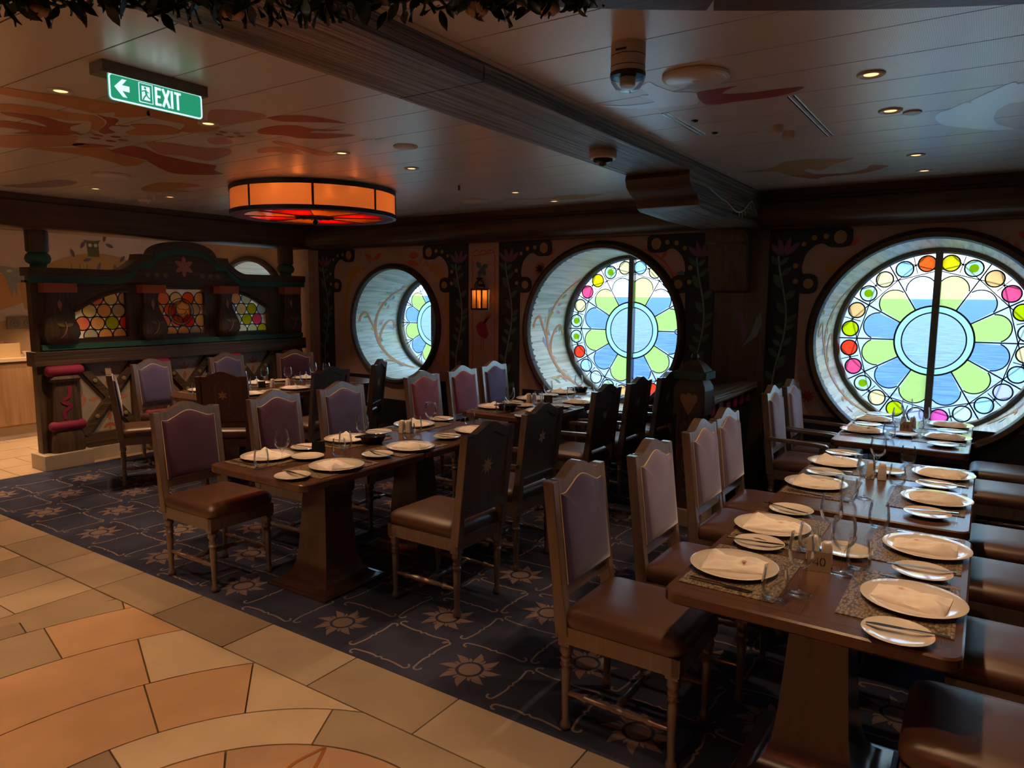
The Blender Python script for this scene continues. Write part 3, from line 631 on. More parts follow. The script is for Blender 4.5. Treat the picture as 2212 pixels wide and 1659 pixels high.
# the sea outside
m, N, L, b = _nt('sea_water'); MATS['sea_water'] = m
tc = N.new('ShaderNodeTexCoord'); mp = N.new('ShaderNodeMapping'); mp.inputs['Scale'].default_value = (0.16, 0.24, 1)
L.new(tc.outputs['Object'], mp.inputs['Vector']); nz = N.new('ShaderNodeTexNoise'); nz.inputs['Scale'].default_value = 1.0; nz.inputs['Detail'].default_value = 8; nz.inputs['Roughness'].default_value = 0.62
L.new(mp.outputs['Vector'], nz.inputs['Vector'])
rp = N.new('ShaderNodeValToRGB'); rp.color_ramp.elements[0].position = 0.36; rp.color_ramp.elements[1].position = 0.64
rp.color_ramp.elements[0].color = (0.036, 0.072, 0.145, 1); rp.color_ramp.elements[1].color = (0.13, 0.19, 0.28, 1)
L.new(nz.outputs['Fac'], rp.inputs['Fac']); L.new(rp.outputs['Color'], b.inputs['Base Color']); b.inputs['Roughness'].default_value = 0.5; b.inputs['Specular IOR Level'].default_value = 0.15
bp = N.new('ShaderNodeBump'); bp.inputs['Strength'].default_value = 0.8; bp.inputs['Distance'].default_value = 1.0
L.new(nz.outputs['Fac'], bp.inputs['Height']); L.new(bp.outputs['Normal'], b.inputs['Normal'])
sea = MB().add([(-30000, 12, 0), (30000, 12, 0), (30000, 30000, 0), (-30000, 30000, 0)], [(0, 1, 2, 3)]).build('sea', 'sea_water', None, loc=(0, 0, -13))
tag(sea, 'blue rippled sea stretching to the horizon outside the round windows', 'sea', kind='stuff')
# ================================================================== painting on the window wall
wl = lambda u, v, w: (u, WALL_Y - 0.0022 - w, v)
def paint(parent, nm, mat, polys=(), lines=(), lift=0.0, to3=None):
    mb = MB()
    for p in polys: flat(mb, p, to3 or wl, lift)
    for pts, w in lines: stroke(mb, pts, w, to3 or wl, lift)
    return mb.build(nm, mat, parent)
def stripe(xo, d):
    """painted carved post: xo = outer edge, d = +1 when its arm reaches towards +x"""
    w = 0.27
    X = lambda t: xo + d * t
    out = [(X(0), 0.0), (X(0), 2.285), (X(0.62), 2.285), (X(0.66), 2.26), (X(0.66), 2.16), (X(0.62), 2.12), (X(0.50), 2.12), (X(0.44), 2.15), (X(0.38), 2.14), (X(0.31), 2.07), (X(0.28), 1.97), (X(0.29), 1.90)]
    out += [(X(0.34), 1.905), (X(0.40), 1.88), (X(0.415), 1.81), (X(0.39), 1.75), (X(0.33), 1.735), (X(w), 1.74), (X(w), 0.0)]
    out = out[:3] + spline(out[3:12], 4)[:-1] + spline(out[11:18], 4) + out[18:]
    st = MB(); st.prism([(u, v) for u, v in out], lambda u, v, q: (u, WALL_Y - q, v), 0.012); stp = st.build('painted_post', 'paint_navy', wall_window)
    z3 = lambda u, v, q: (u, WALL_Y - 0.0135 - q, v)
    cx = X(0.13)
    stem = [(cx + 0.045 * math.sin(v * 5.2), v) for v in [0.60 + 0.02 * k for k in range(74)]]
    paint(stp, 'painted_vine', 'paint_vine', lines=[(stem, 0.016), (spline([(cx - 0.08, 0.68), (cx - 0.02, 0.58), (cx + 0.06, 0.64), (cx + 0.07, 0.76)], 6), 0.02), (spline([(cx - 0.07, 0.30), (cx - 0.08, 0.45), (cx, 0.53), (cx + 0.07, 0.46), (cx + 0.04, 0.30), (cx - 0.02, 0.22)], 6), 0.018)], to3=z3)
    lv = []
    for k in range(4, 70, 5):
        u, v = stem[k]; sg = 1 if k % 2 else -1; lv.append(leaf2(u, v, 0.12, 0.05, PI / 2 + sg * 0.8)); 
    paint(stp, 'painted_leaves', 'paint_leaf', lv, to3=z3, lift=0.0006)
    paint(stp, 'painted_leaves', 'paint_leaf2', [leaf2(stem[k][0], stem[k][1], 0.10, 0.042, PI / 2 - (1 if k % 2 else -1) * 0.9) for k in range(6, 70, 7)], to3=z3, lift=0.0008)
    paint(stp, 'painted_lily', 'paint_lily', [leaf2(cx - 0.02 * a, 2.06, 0.16, 0.045, PI / 2 + a) for a in (-0.8, -0.28, 0.28, 0.8)], to3=z3, lift=0.001)
    paint(stp, 'painted_dots', 'paint_dot', [ell(X(0.57), 2.20, 0.05, 0.055), ell(X(0.46), 2.21, 0.022), ell(X(0.37), 2.20, 0.022), ell(X(0.29), 2.15, 0.02), ell(X(0.23), 1.97, 0.022), ell(X(0.235), 1.84, 0.022), ell(X(0.34), 1.82, 0.042), ell(cx, 0.44, 0.028), ell(cx - 0.01, 0.12, 0.026)], to3=z3, lift=0.0014)
    return stp
for xo, d in ((-7.375, 1), (-4.91, -1), (-4.485, 1), (-2.10, -1), (-1.636, 1), (0.85, -1)): stripe(xo, d)
# panel behind the lantern
cx = -4.70
sc = []
for k in range(97):
    t = k / 96.0
    if t < 0.5: z = 0.78 + (2.17 - 0.78) * (t / 0.5); sc.append((cx - 0.16 + 0.012 * abs(math.sin(z * 30)), z))
    else: z = 2.17 - (2.17 - 0.78) * ((t - 0.5) / 0.5); sc.append((cx + 0.16 - 0.012 * abs(math.sin(z * 30)), z))
paint(wall_window, 'scalloped_border', 'paint_scallop', lines=[(sc, 0.012), ([(cx - 0.15 + 0.3 * k / 24, 2.17 + 0.03 * abs(math.sin(k / 24 * PI * 3))) for k in range(25)], 0.012)])
paint(wall_window, 'painted_butterfly', 'paint_bluebird', [leaf2(cx - 0.03, 2.0, 0.10, 0.06, a) for a in (0.4, 2.3, -0.9, -2.0)])
paint(wall_window, 'painted_bird', 'paint_crimson', [[(cx - 0.10, 1.36), (cx - 0.06, 1.41), (cx + 0.02, 1.42), (cx + 0.05, 1.36), (cx + 0.07, 1.27), (cx + 0.03, 1.22), (cx - 0.05, 1.25), (cx - 0.09, 1.30)]] , [([(cx - 0.03, 1.25), (cx - 0.03, 1.08)], 0.007), ([(cx + 0.0, 1.25), (cx + 0.0, 1.08)], 0.007)])
paint(wall_window, 'painted_plume', 'paint_pinkp', [leaf2(cx + 0.0, 1.38, 0.18, 0.035, a) for a in (0.75, 0.95, 1.2)], lift=0.001)
# swirls and blossoms round the openings
for wx, r in ((-6.05, 0.78), (-3.255, 0.95), (-0.395, 0.95)):
    for sg in (-1, 1):
        s_ = lambda u: wx + sg * u
        if r < 0.9:
            body = spline([(s_(0.58), 2.04), (s_(0.72), 1.96), (s_(0.82), 1.68), (s_(0.85), 1.38), (s_(0.83), 1.10), (s_(0.74), 0.86)], 8)
            paint(wall_window, 'painted_swirl', 'paint_yellow', lines=[(body, [0.10 - 0.08 * i / len(body) for i in range(len(body))])])
        else:
            paint(wall_window, 'painted_swirl', 'paint_olive', lines=[(spline([(s_(0.99), 0.85), (s_(1.04), 1.10), (s_(0.98), 1.30), (s_(1.02), 1.50), (s_(1.06), 1.66)], 8), 0.028), (spline([(s_(1.0), 1.28), (s_(1.10), 1.36), (s_(1.08), 1.46), (s_(1.03), 1.42)], 6), 0.022)])
        paint(wall_window, 'painted_scroll', 'paint_ochre', lines=[([(s_(0.70 if r < 0.9 else 0.98) + (0.10 - 0.008 * k) * math.cos(k * 0.55), 0.94 + (0.10 - 0.008 * k) * math.sin(k * 0.55)) for k in range(12)], 0.018)])
        paint(wall_window, 'painted_sprig', 'paint_rose', [leaf2(s_(0.42 + 0.13 * k), 2.08 - 0.05 * k, 0.10, 0.04, 1.0 + k * sg) for k in range(3)], lift=0.0006)
    paint(wall_window, 'painted_petals', 'paint_coral', [leaf2(wx - 0.34, 2.13, 0.17, 0.06, 0.5), leaf2(wx - 0.34, 2.13, 0.17, 0.06, 2.6), leaf2(wx + 0.25, 2.16, 0.16, 0.08, 0.1), leaf2(wx + 0.20, 2.10, 0.22, 0.07, -0.2)] if r < 0.9 else [leaf2(wx - 0.62, 2.12, 0.12, 0.05, 0.6), leaf2(wx + 0.62, 2.12, 0.12, 0.05, 2.5)])
paint(wall_window, 'painted_flower', 'paint_ochre', [leaf2(-3.97, 1.985, 0.085, 0.05, k * PI / 4) for k in range(8)])
paint(wall_window, 'painted_branch', 'paint_coral', [leaf2(-2.62, 2.06, 0.09, 0.035, 0.9), leaf2(-2.50, 1.93, 0.09, 0.035, -0.4), leaf2(-2.44, 1.66, 0.09, 0.035, 2.2)], [(spline([(-2.78, 2.15), (-2.58, 2.02), (-2.46, 1.80), (-2.45, 1.55), (-2.38, 1.35), (-2.37, 1.1)], 8), 0.02)])
paint(wall_window, 'painted_bird', 'paint_bluebird', [[(-2.46, 1.93), (-2.42, 1.95), (-2.36, 1.92), (-2.30, 1.90), (-2.34, 1.86), (-2.42, 1.87)]], lift=0.001)
paint(wall_window, 'painted_aster', 'paint_crimson', [star(-1.25, 0.86, 0.06, 0.03, 9)])
paint(wall_window, 'painted_butterfly', 'paint_yellow', [leaf2(-1.06, 1.90, 0.17, 0.09, 1.1), leaf2(-1.06, 1.90, 0.13, 0.06, 2.6)])
# navy panelling under the windows
for x0, x1 in ((-7.05, -6.42), (-6.38, -5.72), (-5.66, -5.20), (-4.17, -3.6), (-3.55, -2.95), (-2.9, -2.42), (-1.30, -0.75), (-0.70, -0.1), (-0.05, 0.55)):
    mb = MB(); mb.box(x0, x1, WALL_Y - 0.016, WALL_Y, 0.10, 0.70 if abs((x0 + x1) / 2 + 6.05) > 0.2 and abs((x0 + x1) / 2 + 3.25) > 0.3 and abs((x0 + x1) / 2 + 0.4) > 0.3 else 0.42)
    mb.build('wainscot_panel', 'wainscot_navy', wall_window, bevel=0.006)
MB().box(X0, X1, WALL_Y - 0.02, WALL_Y, 0.0, 0.10).build('baseboard_right', 'window_ring_wood')['kind'] = 'structure'
# ================================================================== wall mural behind the partition
bw = lambda u, v, w: (X0 + 0.002 + w, u, v)
paint(wall_back, 'painted_hill', 'paint_sand', [[(-1, 0.9), (7.2, 0.9), (7.2, 1.3), (5.2, 1.62), (4.2, 1.45), (3.2, 1.25), (1.5, 1.1), (-1, 1.2)]], to3=bw)
paint(wall_back, 'painted_hill', 'hill_orange', [[(1.0, 1.0), (3.2, 1.30), (4.4, 1.72), (4.4, 1.95), (3.95, 1.99), (3.2, 1.72), (1.0, 1.2)]], to3=bw, lift=0.001)
paint(wall_back, 'painted_hill', 'hill_ochre', [spline([(3.95, 1.80), (4.35, 2.08), (4.85, 2.22), (5.35, 2.14), (5.9, 1.85), (6.1, 1.6)], 8) + [(5.0, 1.4), (4.0, 1.5)]], to3=bw, lift=0.002)
paint(wall_back, 'painted_owl', 'paint_owl', [[(4.79, 2.18), (4.78, 2.35), (4.74, 2.40), (4.80, 2.385), (4.90, 2.385), (4.96, 2.405), (4.93, 2.35), (4.94, 2.18)]], to3=bw, lift=0.003)
paint(wall_back, 'painted_eyes', 'paint_cream', [ell(4.825, 2.33, 0.024, None, 12), ell(4.895, 2.33, 0.024, None, 12)], to3=bw, lift=0.004)
paint(wall_back, 'painted_dog', 'paint_grey_dog', [[(3.70, 2.02), (3.66, 1.99), (3.70, 1.95), (3.80, 1.93), (3.84, 1.80), (3.87, 1.66), (3.90, 1.75), (3.93, 1.66), (3.94, 1.82), (4.3, 1.83), (4.4, 1.95), (4.0, 1.93), (4.02, 2.02), (3.94, 2.00), (3.80, 2.02)]], to3=bw, lift=0.003)
paint(wall_back, 'painted_eye', 'paint_cream', [leaf2(3.83, 1.96, 0.07, 0.035, 0.1)], to3=bw, lift=0.004)
for u in (4.68, 5.35):
    paint(wall_back, 'painted_cactus', 'paint_cactus', lines=[([(u - 0.10, 2.08), (u - 0.10, 1.93), (u + 0.15, 1.90)], 0.02), ([(u, 2.08), (u, 1.92)], 0.02), ([(u + 0.09, 2.08), (u + 0.09, 1.92)], 0.02)], to3=bw, lift=0.003)
paint(wall_back, 'painted_leaves', 'paint_plum', [leaf2(u, v, 0.12, 0.045, a) for u, v, a in ((4.62, 2.16, 1.9), (4.72, 2.12, 0.3), (4.9, 2.0, 1.2), (4.98, 1.9, 2.2), (5.08, 1.9, 1.2), (5.15, 1.98, 1.8), (5.2, 2.12, 0.9), (5.34, 2.1, 1.2), (5.48, 2.12, 2.3), (5.0, 2.38, 1.3), (5.02, 2.36, -0.4), (4.70, 2.28, 1.0), (3.52, 2.32, 0.3), (3.55, 2.25, 0.9), (3.48, 2.15, 1.4))], to3=bw, lift=0.004)
# ================================================================== main beam with haunch, column and newel wall
beam = thing('ceiling_beam', (0, 0, 0), 'wide weathered dark beam crossing the ceiling towards the window wall', 'beam')
BX0, BX1, BZ = -2.135, -1.69, 2.522
for y0, y1 in ((Y0, 2.318), (2.324, 5.20), (5.206, 6.33)):
    MB().box(BX0, BX1, y0, y1, BZ, CEIL).build('beam_board', 'beam_wood_y', beam, bevel=0.004)
hp = [(6.40, BZ), (4.585, BZ), (4.575, 2.49), (4.60, 2.44), (4.66, 2.405), (4.72, 2.385), (4.765, 2.355), (4.78, 2.32), (4.84, 2.302), (5.4, 2.285), (6.40, 2.285)]
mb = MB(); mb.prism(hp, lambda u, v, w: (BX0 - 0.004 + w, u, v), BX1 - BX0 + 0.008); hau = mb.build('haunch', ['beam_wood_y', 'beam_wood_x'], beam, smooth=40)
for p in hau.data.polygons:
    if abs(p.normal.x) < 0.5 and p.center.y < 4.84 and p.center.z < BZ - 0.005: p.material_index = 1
hs = lambda u, v, w: (BX1 + 0.0052 + w, u, v)
paint(hau, 'painted_garland', 'paint_pale_blue', lines=[(spline([(4.95, 2.46), (5.2, 2.42), (5.4, 2.40), (5.62, 2.36), (5.80, 2.38), (5.95, 2.45), (6.05, 2.48), (6.15, 2.42), (6.3, 2.34)], 6), 0.010)], to3=hs)
paint(hau, 'painted_petals', 'paint_lime', [leaf2(u, v, 0.05, 0.02, -1.4) for u, v in ((5.70, 2.37), (5.78, 2.37), (5.86, 2.395), (5.93, 2.43), (6.0, 2.46))], to3=hs)
paint(hau, 'painted_petals', 'paint_pinkp', [leaf2(5.45, 2.38, 0.12, 0.03, a) for a in (1.3, 1.6, 1.9)] + [leaf2(6.24, 2.36, 0.10, 0.05, 1.3), leaf2(5.50, 2.36, 0.08, 0.03, -1.5)], to3=hs)
colm = thing('wooden_column', (-1.84, WALL_Y, 0), 'dark wooden wall column with scrolled bracket between the two large round windows', 'column')
MB().box(-0.235, 0.225, -0.06, 0.0, 0.0, 2.285).build('shaft', 'beam_wood_z', colm, bevel=0.006)
bp_ = [(-0.06, 2.285), (-0.33, 2.285), (-0.34, 2.22), (-0.325, 2.17), (-0.27, 2.15), (-0.24, 2.06), (-0.235, 1.95), (-0.20, 1.83), (-0.175, 1.76), (-0.06, 1.74)]
mb = MB(); mb.prism(bp_, lambda u, v, w: (-0.25 + w, u, v), 0.33); br = mb.build('bracket', 'beam_wood_z', colm, smooth=40, bevel=0.004)
paint(br, 'painted_scroll', 'paint_vine', lines=[(spline([(-0.27, 2.24), (-0.23, 2.20), (-0.19, 2.10), (-0.17, 1.95), (-0.15, 1.85), (-0.12, 1.78)], 6), 0.014), (spline([(-0.17, 2.0), (-0.13, 2.10), (-0.12, 2.20), (-0.15, 2.24)], 6), 0.012)], to3=lambda u, v, w: (0.0812, u, v))
paint(colm, 'painted_wing', 'paint_lily', [[(-0.02, 1.60), (0.03, 1.52), (0.07, 1.40), (0.05, 1.33), (0.0, 1.26), (0.02, 1.36), (0.0, 1.46), (-0.05, 1.56)]], to3=lambda u, v, w: (u, -0.0612, v))
paint(colm, 'painted_wing', 'paint_vine', [[(0.02, 1.26), (0.10, 1.38), (0.14, 1.52), (0.18, 1.58), (0.19, 1.46), (0.15, 1.36)]], to3=lambda u, v, w: (u, -0.0612, v))
# newel post and low wall
nw = thing('newel_post', (-1.785, 5.10, 0), 'dark carved newel post with painted gold tulip and ball finial', 'post')
def sq(hw, z, hy=None): hy = hy or hw; return [(-hw, -hy, z), (hw, -hy, z), (hw, hy, z), (-hw, hy, z)]
MB().box(-0.135, 0.135, -0.12, 0.12, 0.0, 0.13).build('plinth', 'plinth_stone', nw, bevel=0.004)
mb = MB(); mb.loft([sq(0.085, 0.13, 0.085), sq(0.085, 0.84, 0.085)]); shf = mb.build('shaft', 'beam_wood_z', nw, bevel=0.004)
mb = MB(); mb.loft([sq(0.118, 0.84, 0.10), sq(0.118, 1.02, 0.10), sq(0.112, 1.055, 0.095), sq(0.095, 1.085, 0.08), sq(0.085, 1.105, 0.07)]); hd = mb.build('head', 'beam_wood_z', nw, bevel=0.003)
mb = MB(); mb.box(-0.125, 0.125, -0.105, 0.105, 1.105, 1.16); mb.build('cap', 'paint_teal', nw, bevel=0.004)
mb = MB(); mb.loft([sq(0.105, 1.16, 0.09), sq(0.085, 1.19, 0.072), sq(0.055, 1.225, 0.045), sq(0.03, 1.24, 0.025)]); mb.build('roof', 'beam_wood_z', nw, smooth=30)
mb = MB(); mb.lathe([(0.004, 1.238), (0.022, 1.245), (0.03, 1.263), (0.022, 1.285), (0.004, 1.293)], 14); mb.build('finial', 'beam_wood_z', nw, smooth=60)
nf = lambda u, v, w: (u, -0.1012 - w, v)
paint(hd, 'painted_tulip', 'paint_sand', [[(0, 0.84), (0.035, 0.90), (0.065, 0.955), (0.062, 0.99), (0.04, 1.0), (0.025, 0.985), (0.015, 1.0), (0.0, 1.008), (-0.015, 1.0), (-0.025, 0.985), (-0.04, 1.0), (-0.062, 0.99), (-0.065, 0.955), (-0.035, 0.90)]], to3=nf)
paint(shf, 'painted_stem', 'paint_olive', [ell(-0.03 - 0.018 * math.sin(k), 0.78 - 0.085 * k, 0.012, None, 10) for k in range(7)], [(spline([(0, 0.84), (0.01, 0.76), (-0.0, 0.66), (-0.03, 0.55), (-0.04, 0.45), (0.0, 0.38), (0.05, 0.36)], 6), 0.009)], to3=lambda u, v, w: (u, -0.0862 - w, v))
lw = thing('low_wall', (-1.785, 5.2, 0), 'low dark divider wall with magenta blocks running from the newel post to column', 'wall divider')
MB().box(-0.06, 0.06, 0.02, 1.19, 0.0, 0.80).build('panel', 'wainscot_navy', lw)
MB().box(-0.11, 0.125, 0.005, 1.185, 0.905, 0.965).build('handrail', 'beam_wood_y', lw, bevel=0.01)
MB().box(-0.085, 0.10, 0.01, 1.188, 0.89, 0.905).build('moulding', 'beam_wood_y', lw)
blk = MB().box(-0.075, 0.09, -0.05, 0.05, 0.80, 0.888).mesh('dentil', 'paint_magenta', bevel=0.012)
for k in range(6): link('dentil', blk, lw, (0, 0.10 + 0.19 * k, 0))
# ================================================================== partition screen
PXF = -7.55
scr = thing('partition_screen', (PXF, 3.08, 0), 'carved dark timber partition with stained glass lights and painted columns', 'partition')
S = lambda y: y - 3.08                                     # local y
pf = lambda u, v, w: (w, S(u), v)                          # front plane: w towards the room is +x
MB().box(-0.13, 0.02, S(3.08), S(6.30), 0.0, 0.13).build('plinth', 'plinth_stone', scr, bevel=0.004)
MB().box(-0.14, 0.15, S(3.05), S(3.50), 0.0, 0.145).build('plinth_block', 'plinth_stone', scr, bevel=0.004)
# upright members and rails (openings left free for the glass)
def sbox(nm, y0, y1, z0, z1, x0=-0.10, x1=0.0, mat='screen_wood', bev=0.004): return MB().box(x0, x1, S(y0), S(y1), z0, z1).build(nm, mat, scr, bevel=bev)
PIL = [(3.10, 3.48), (4.00, 4.34), (4.90, 5.25), (5.76, 6.28)]
for y0, y1 in PIL: sbox('upright', y0, y1, 0.13, 1.80)
for a, b_ in ((3.48, 4.00), (4.34, 4.90), (5.25, 5.76)):
    sbox('sill', a, b_, 1.14, 1.25, mat='screen_wood_y'); sbox('lower_rail', a, b_, 0.13, 0.28, mat='screen_wood_y')
sbox('chair_rail', 3.06, 6.30, 1.0, 1.14, -0.11, 0.055, 'screen_wood_y', 0.008)
sbox('teal_strip', 3.14, 6.26, 1.15, 1.205, -0.01, 0.05, 'paint_teal')
# arched head boards over the outer lights, square head in the middle
for (a, b_), m_ in (((3.48, 4.00), 1), ((5.25, 5.76), -1)):
    cv = [(a + (b_ - a) * t if m_ > 0 else b_ - (b_ - a) * t, 1.53 + 0.20 * math.sin(t * PI / 2)) for t in [k / 12 for k in range(13)]]
    poly = cv + [((b_ if m_ > 0 else a), 1.82), ((a if m_ > 0 else b_), 1.82)]
    mb = MB(); mb.prism(poly, lambda u, v, w: (-0.10 + w, S(u), v), 0.10); mb.build('arched_head', 'screen_wood_y', scr)
    mb = MB(); mb.tube([(0.0, S(u), v) for u, v in cv], 0.022, 6); mb.build('arch_moulding', 'screen_wood_y', scr, smooth=50)
sbox('head', 4.34, 4.90, 1.75, 1.82, mat='screen_wood_y')
# top rail with hump
def top(y):
    d = abs(y - 4.64)
    if d <= 0.37: return 2.115 + 0.16 * math.sqrt(max(0, 1 - (d / 0.375) ** 2))
    if d <= 0.54: return 2.115
    if d <= 0.78: return 1.94 + 0.12 * (1 - math.sin((d - 0.54) / 0.24 * PI / 2))
    return 1.94
ys = [3.06 + 3.24 * k / 200 for k in range(201)]
def band(nm, lo, hi, x0, x1, mat):
    mb = MB(); rings = [[(x0, S(y), lo(y)), (x1, S(y), lo(y)), (x1, S(y), hi(y)), (x0, S(y), hi(y))] for y in ys]; mb.loft(rings); return mb.build(nm, mat, scr, smooth=30)
band('pediment', lambda y: 1.80, lambda y: top(y) - 0.12, -0.10, 0.03, 'screen_wood_y')
band('teal_moulding', lambda y: top(y) - 0.145, lambda y: top(y) - 0.075, -0.02, 0.055, 'paint_teal')
band('cornice', lambda y: top(y) - 0.08, top, -0.11, 0.075, 'screen_wood_y')
paint(scr, 'painted_lily', 'paint_rose', [leaf2(4.64, 2.00, 0.12, 0.055, PI / 2 + k * PI / 3) for k in range(6)], to3=lambda u, v, w: (0.0312 + w, S(u), v))
paint(scr, 'painted_dots', 'paint_olive', [ell(4.64 + t, 1.90, 0.028, None, 12) for t in (-0.42, -0.32, -0.22, 0.22, 0.32, 0.42)], to3=lambda u, v, w: (0.0312 + w, S(u), v))
# columns in front of the uprights
for k, (yc, w) in enumerate(((3.31, 0.30), (4.235, 0.26), (5.14, 0.26), (6.06, 0.26))):
    cl = link('column', None, scr, (0.0, S(yc), 0)); s = w / 0.30
    def prs(prof, mat, nm, bev=0.0, sm=35):
        mb = MB(); mb.loft([[(-0.005, -hw * s, z), (d - 0.02, -hw * s, z), (d, -hw * s * 0.8, z), (d, hw * s * 0.8, z), (d - 0.02, hw * s, z), (-0.005, hw * s, z)] for hw, d, z in prof]); return mb.build(nm, mat, cl, smooth=sm)
    prs([(0.145, 0.10, 0.145), (0.15, 0.105, 0.20), (0.14, 0.10, 0.30), (0.125, 0.09, 0.36)], 'screen_wood', 'foot')
    mb = MB(); mb.lathe([(0.001, -0.165 * s), (0.035, -0.16 * s), (0.05, -0.14 * s), (0.05, 0.14 * s), (0.035, 0.16 * s), (0.001, 0.165 * s)], 14, (0.065, 0, 0.405), 'y'); mb.build('magenta_roll', 'paint_magenta', cl, smooth=60)
    shp = prs([(0.125, 0.085, 0.45), (0.118, 0.08, 0.60), (0.105, 0.075, 0.84)], 'screen_wood', 'shaft')
    prs([(0.13, 0.10, 0.84), (0.14, 0.11, 0.87), (0.13, 0.10, 0.90)], 'screen_wood', 'neck')
    mb = MB(); mb.lathe([(0.001, -0.175 * s), (0.035, -0.17 * s), (0.052, -0.15 * s), (0.052, 0.15 * s), (0.035, 0.17 * s), (0.001, 0.175 * s)], 14, (0.07, 0, 0.948), 'y'); mb.build('magenta_roll', 'paint_magenta', cl, smooth=60)
    vs = prs([(0.10, 0.075, 1.205), (0.135, 0.10, 1.23), (0.162, 0.125, 1.30), (0.155, 0.12, 1.38), (0.122, 0.095, 1.47), (0.096, 0.072, 1.55), (0.088, 0.062, 1.63), (0.10, 0.075, 1.71)], 'screen_wood', 'vase')
    mb = MB(); mb.box(-0.005, 0.12, -0.15 * s, 0.15 * s, 1.705, 1.795); mb.build('orange_block', 'paint_terracotta', cl, bevel=0.006)
    vz = lambda u, v, w: (0.068 + 0.062 * math.exp(-((v - 1.33) / 0.12) ** 2) + 0.006 + w, u, v)
    paint(vs, 'painted_bud', 'paint_rose', [leaf2(0.0, 1.54, 0.10, 0.04, PI / 2)], [(spline([(0.0, 1.55), (0.02, 1.46), (0.03, 1.38), (0.0, 1.30), (-0.03, 1.27)], 6), 0.010)], to3=vz)
    paint(vs, 'painted_leaves', 'paint_olive', [leaf2(0.02, 1.44, 0.07, 0.03, 0.6), leaf2(0.015, 1.45, 0.07, 0.03, 2.4), leaf2(0.02, 1.38, 0.08, 0.032, 0.3), leaf2(0.02, 1.38, 0.08, 0.032, 2.8)], to3=vz)
    paint(shp, 'painted_ribbon', 'paint_magenta', lines=[(spline([(0.03, 0.80), (0.02, 0.70), (-0.04, 0.65), (0.03, 0.60), (-0.03, 0.54), (-0.02, 0.47)], 6), 0.035)], to3=lambda u, v, w: (0.0875, u, v))
# crossed braces with plaster behind
for (a, b_) in ((3.48, 4.06), (4.32, 4.94), (5.24, 5.84)):
    pl = MB().box(-0.06, -0.045, S(a), S(b_), 0.27, 1.0).build('plaster_panel', 'plaster_grey', scr)
    cx, cz = (a + b_) / 2, 0.63
    for sg in (1, -1):
        p, q = (a, 0.63 - sg * 0.37), (b_, 0.63 + sg * 0.37); dx, dz = q[0] - p[0], q[1] - p[1]; l = math.hypot(dx, dz); nx, nz = -dz / l * 0.052, dx / l * 0.052
        mb = MB(); mb.prism([(p[0] + nx, p[1] + nz), (q[0] + nx, q[1] + nz), (q[0] - nx, q[1] - nz), (p[0] - nx, p[1] - nz)], lambda u, v, w: (-0.045 + w, S(min(max(u, a - 0.02), b_ + 0.02)), min(max(v, 0.25), 1.01)), 0.05 if sg > 0 else 0.043); brc = mb.build('brace', 'screen_wood_y', scr)
        for t in (0.25, 0.75) if sg < 0 else (0.25, 0.5, 0.75):
            mb = MB(); mb.lathe([(0.024, 0), (0.02, 0.008), (0.003, 0.012)], 12, (0.004, S(p[0] + dx * t), p[1] + dz * t), 'x'); mb.build('stud', 'stud_brass', brc, smooth=50)
    for u, v, a0 in ((cx, 0.83, -PI / 2), (cx, 0.38, PI / 2), (cx - 0.2, 0.62, 0.0), (cx + 0.2, 0.62, PI)):
        paint(pl, 'painted_flower', 'paint_terracotta' if abs(u - cx) < 0.01 else 'paint_rose', [leaf2(u, v, 0.10, 0.045, a0)] + [leaf2(u - 0.02 * math.cos(a0), v - 0.02 * math.sin(a0), 0.085, 0.03, a0 + PI + t) for t in (-0.9, 0, 0.9)], to3=lambda u_, v_, w: (-0.0438, S(u_), v_))
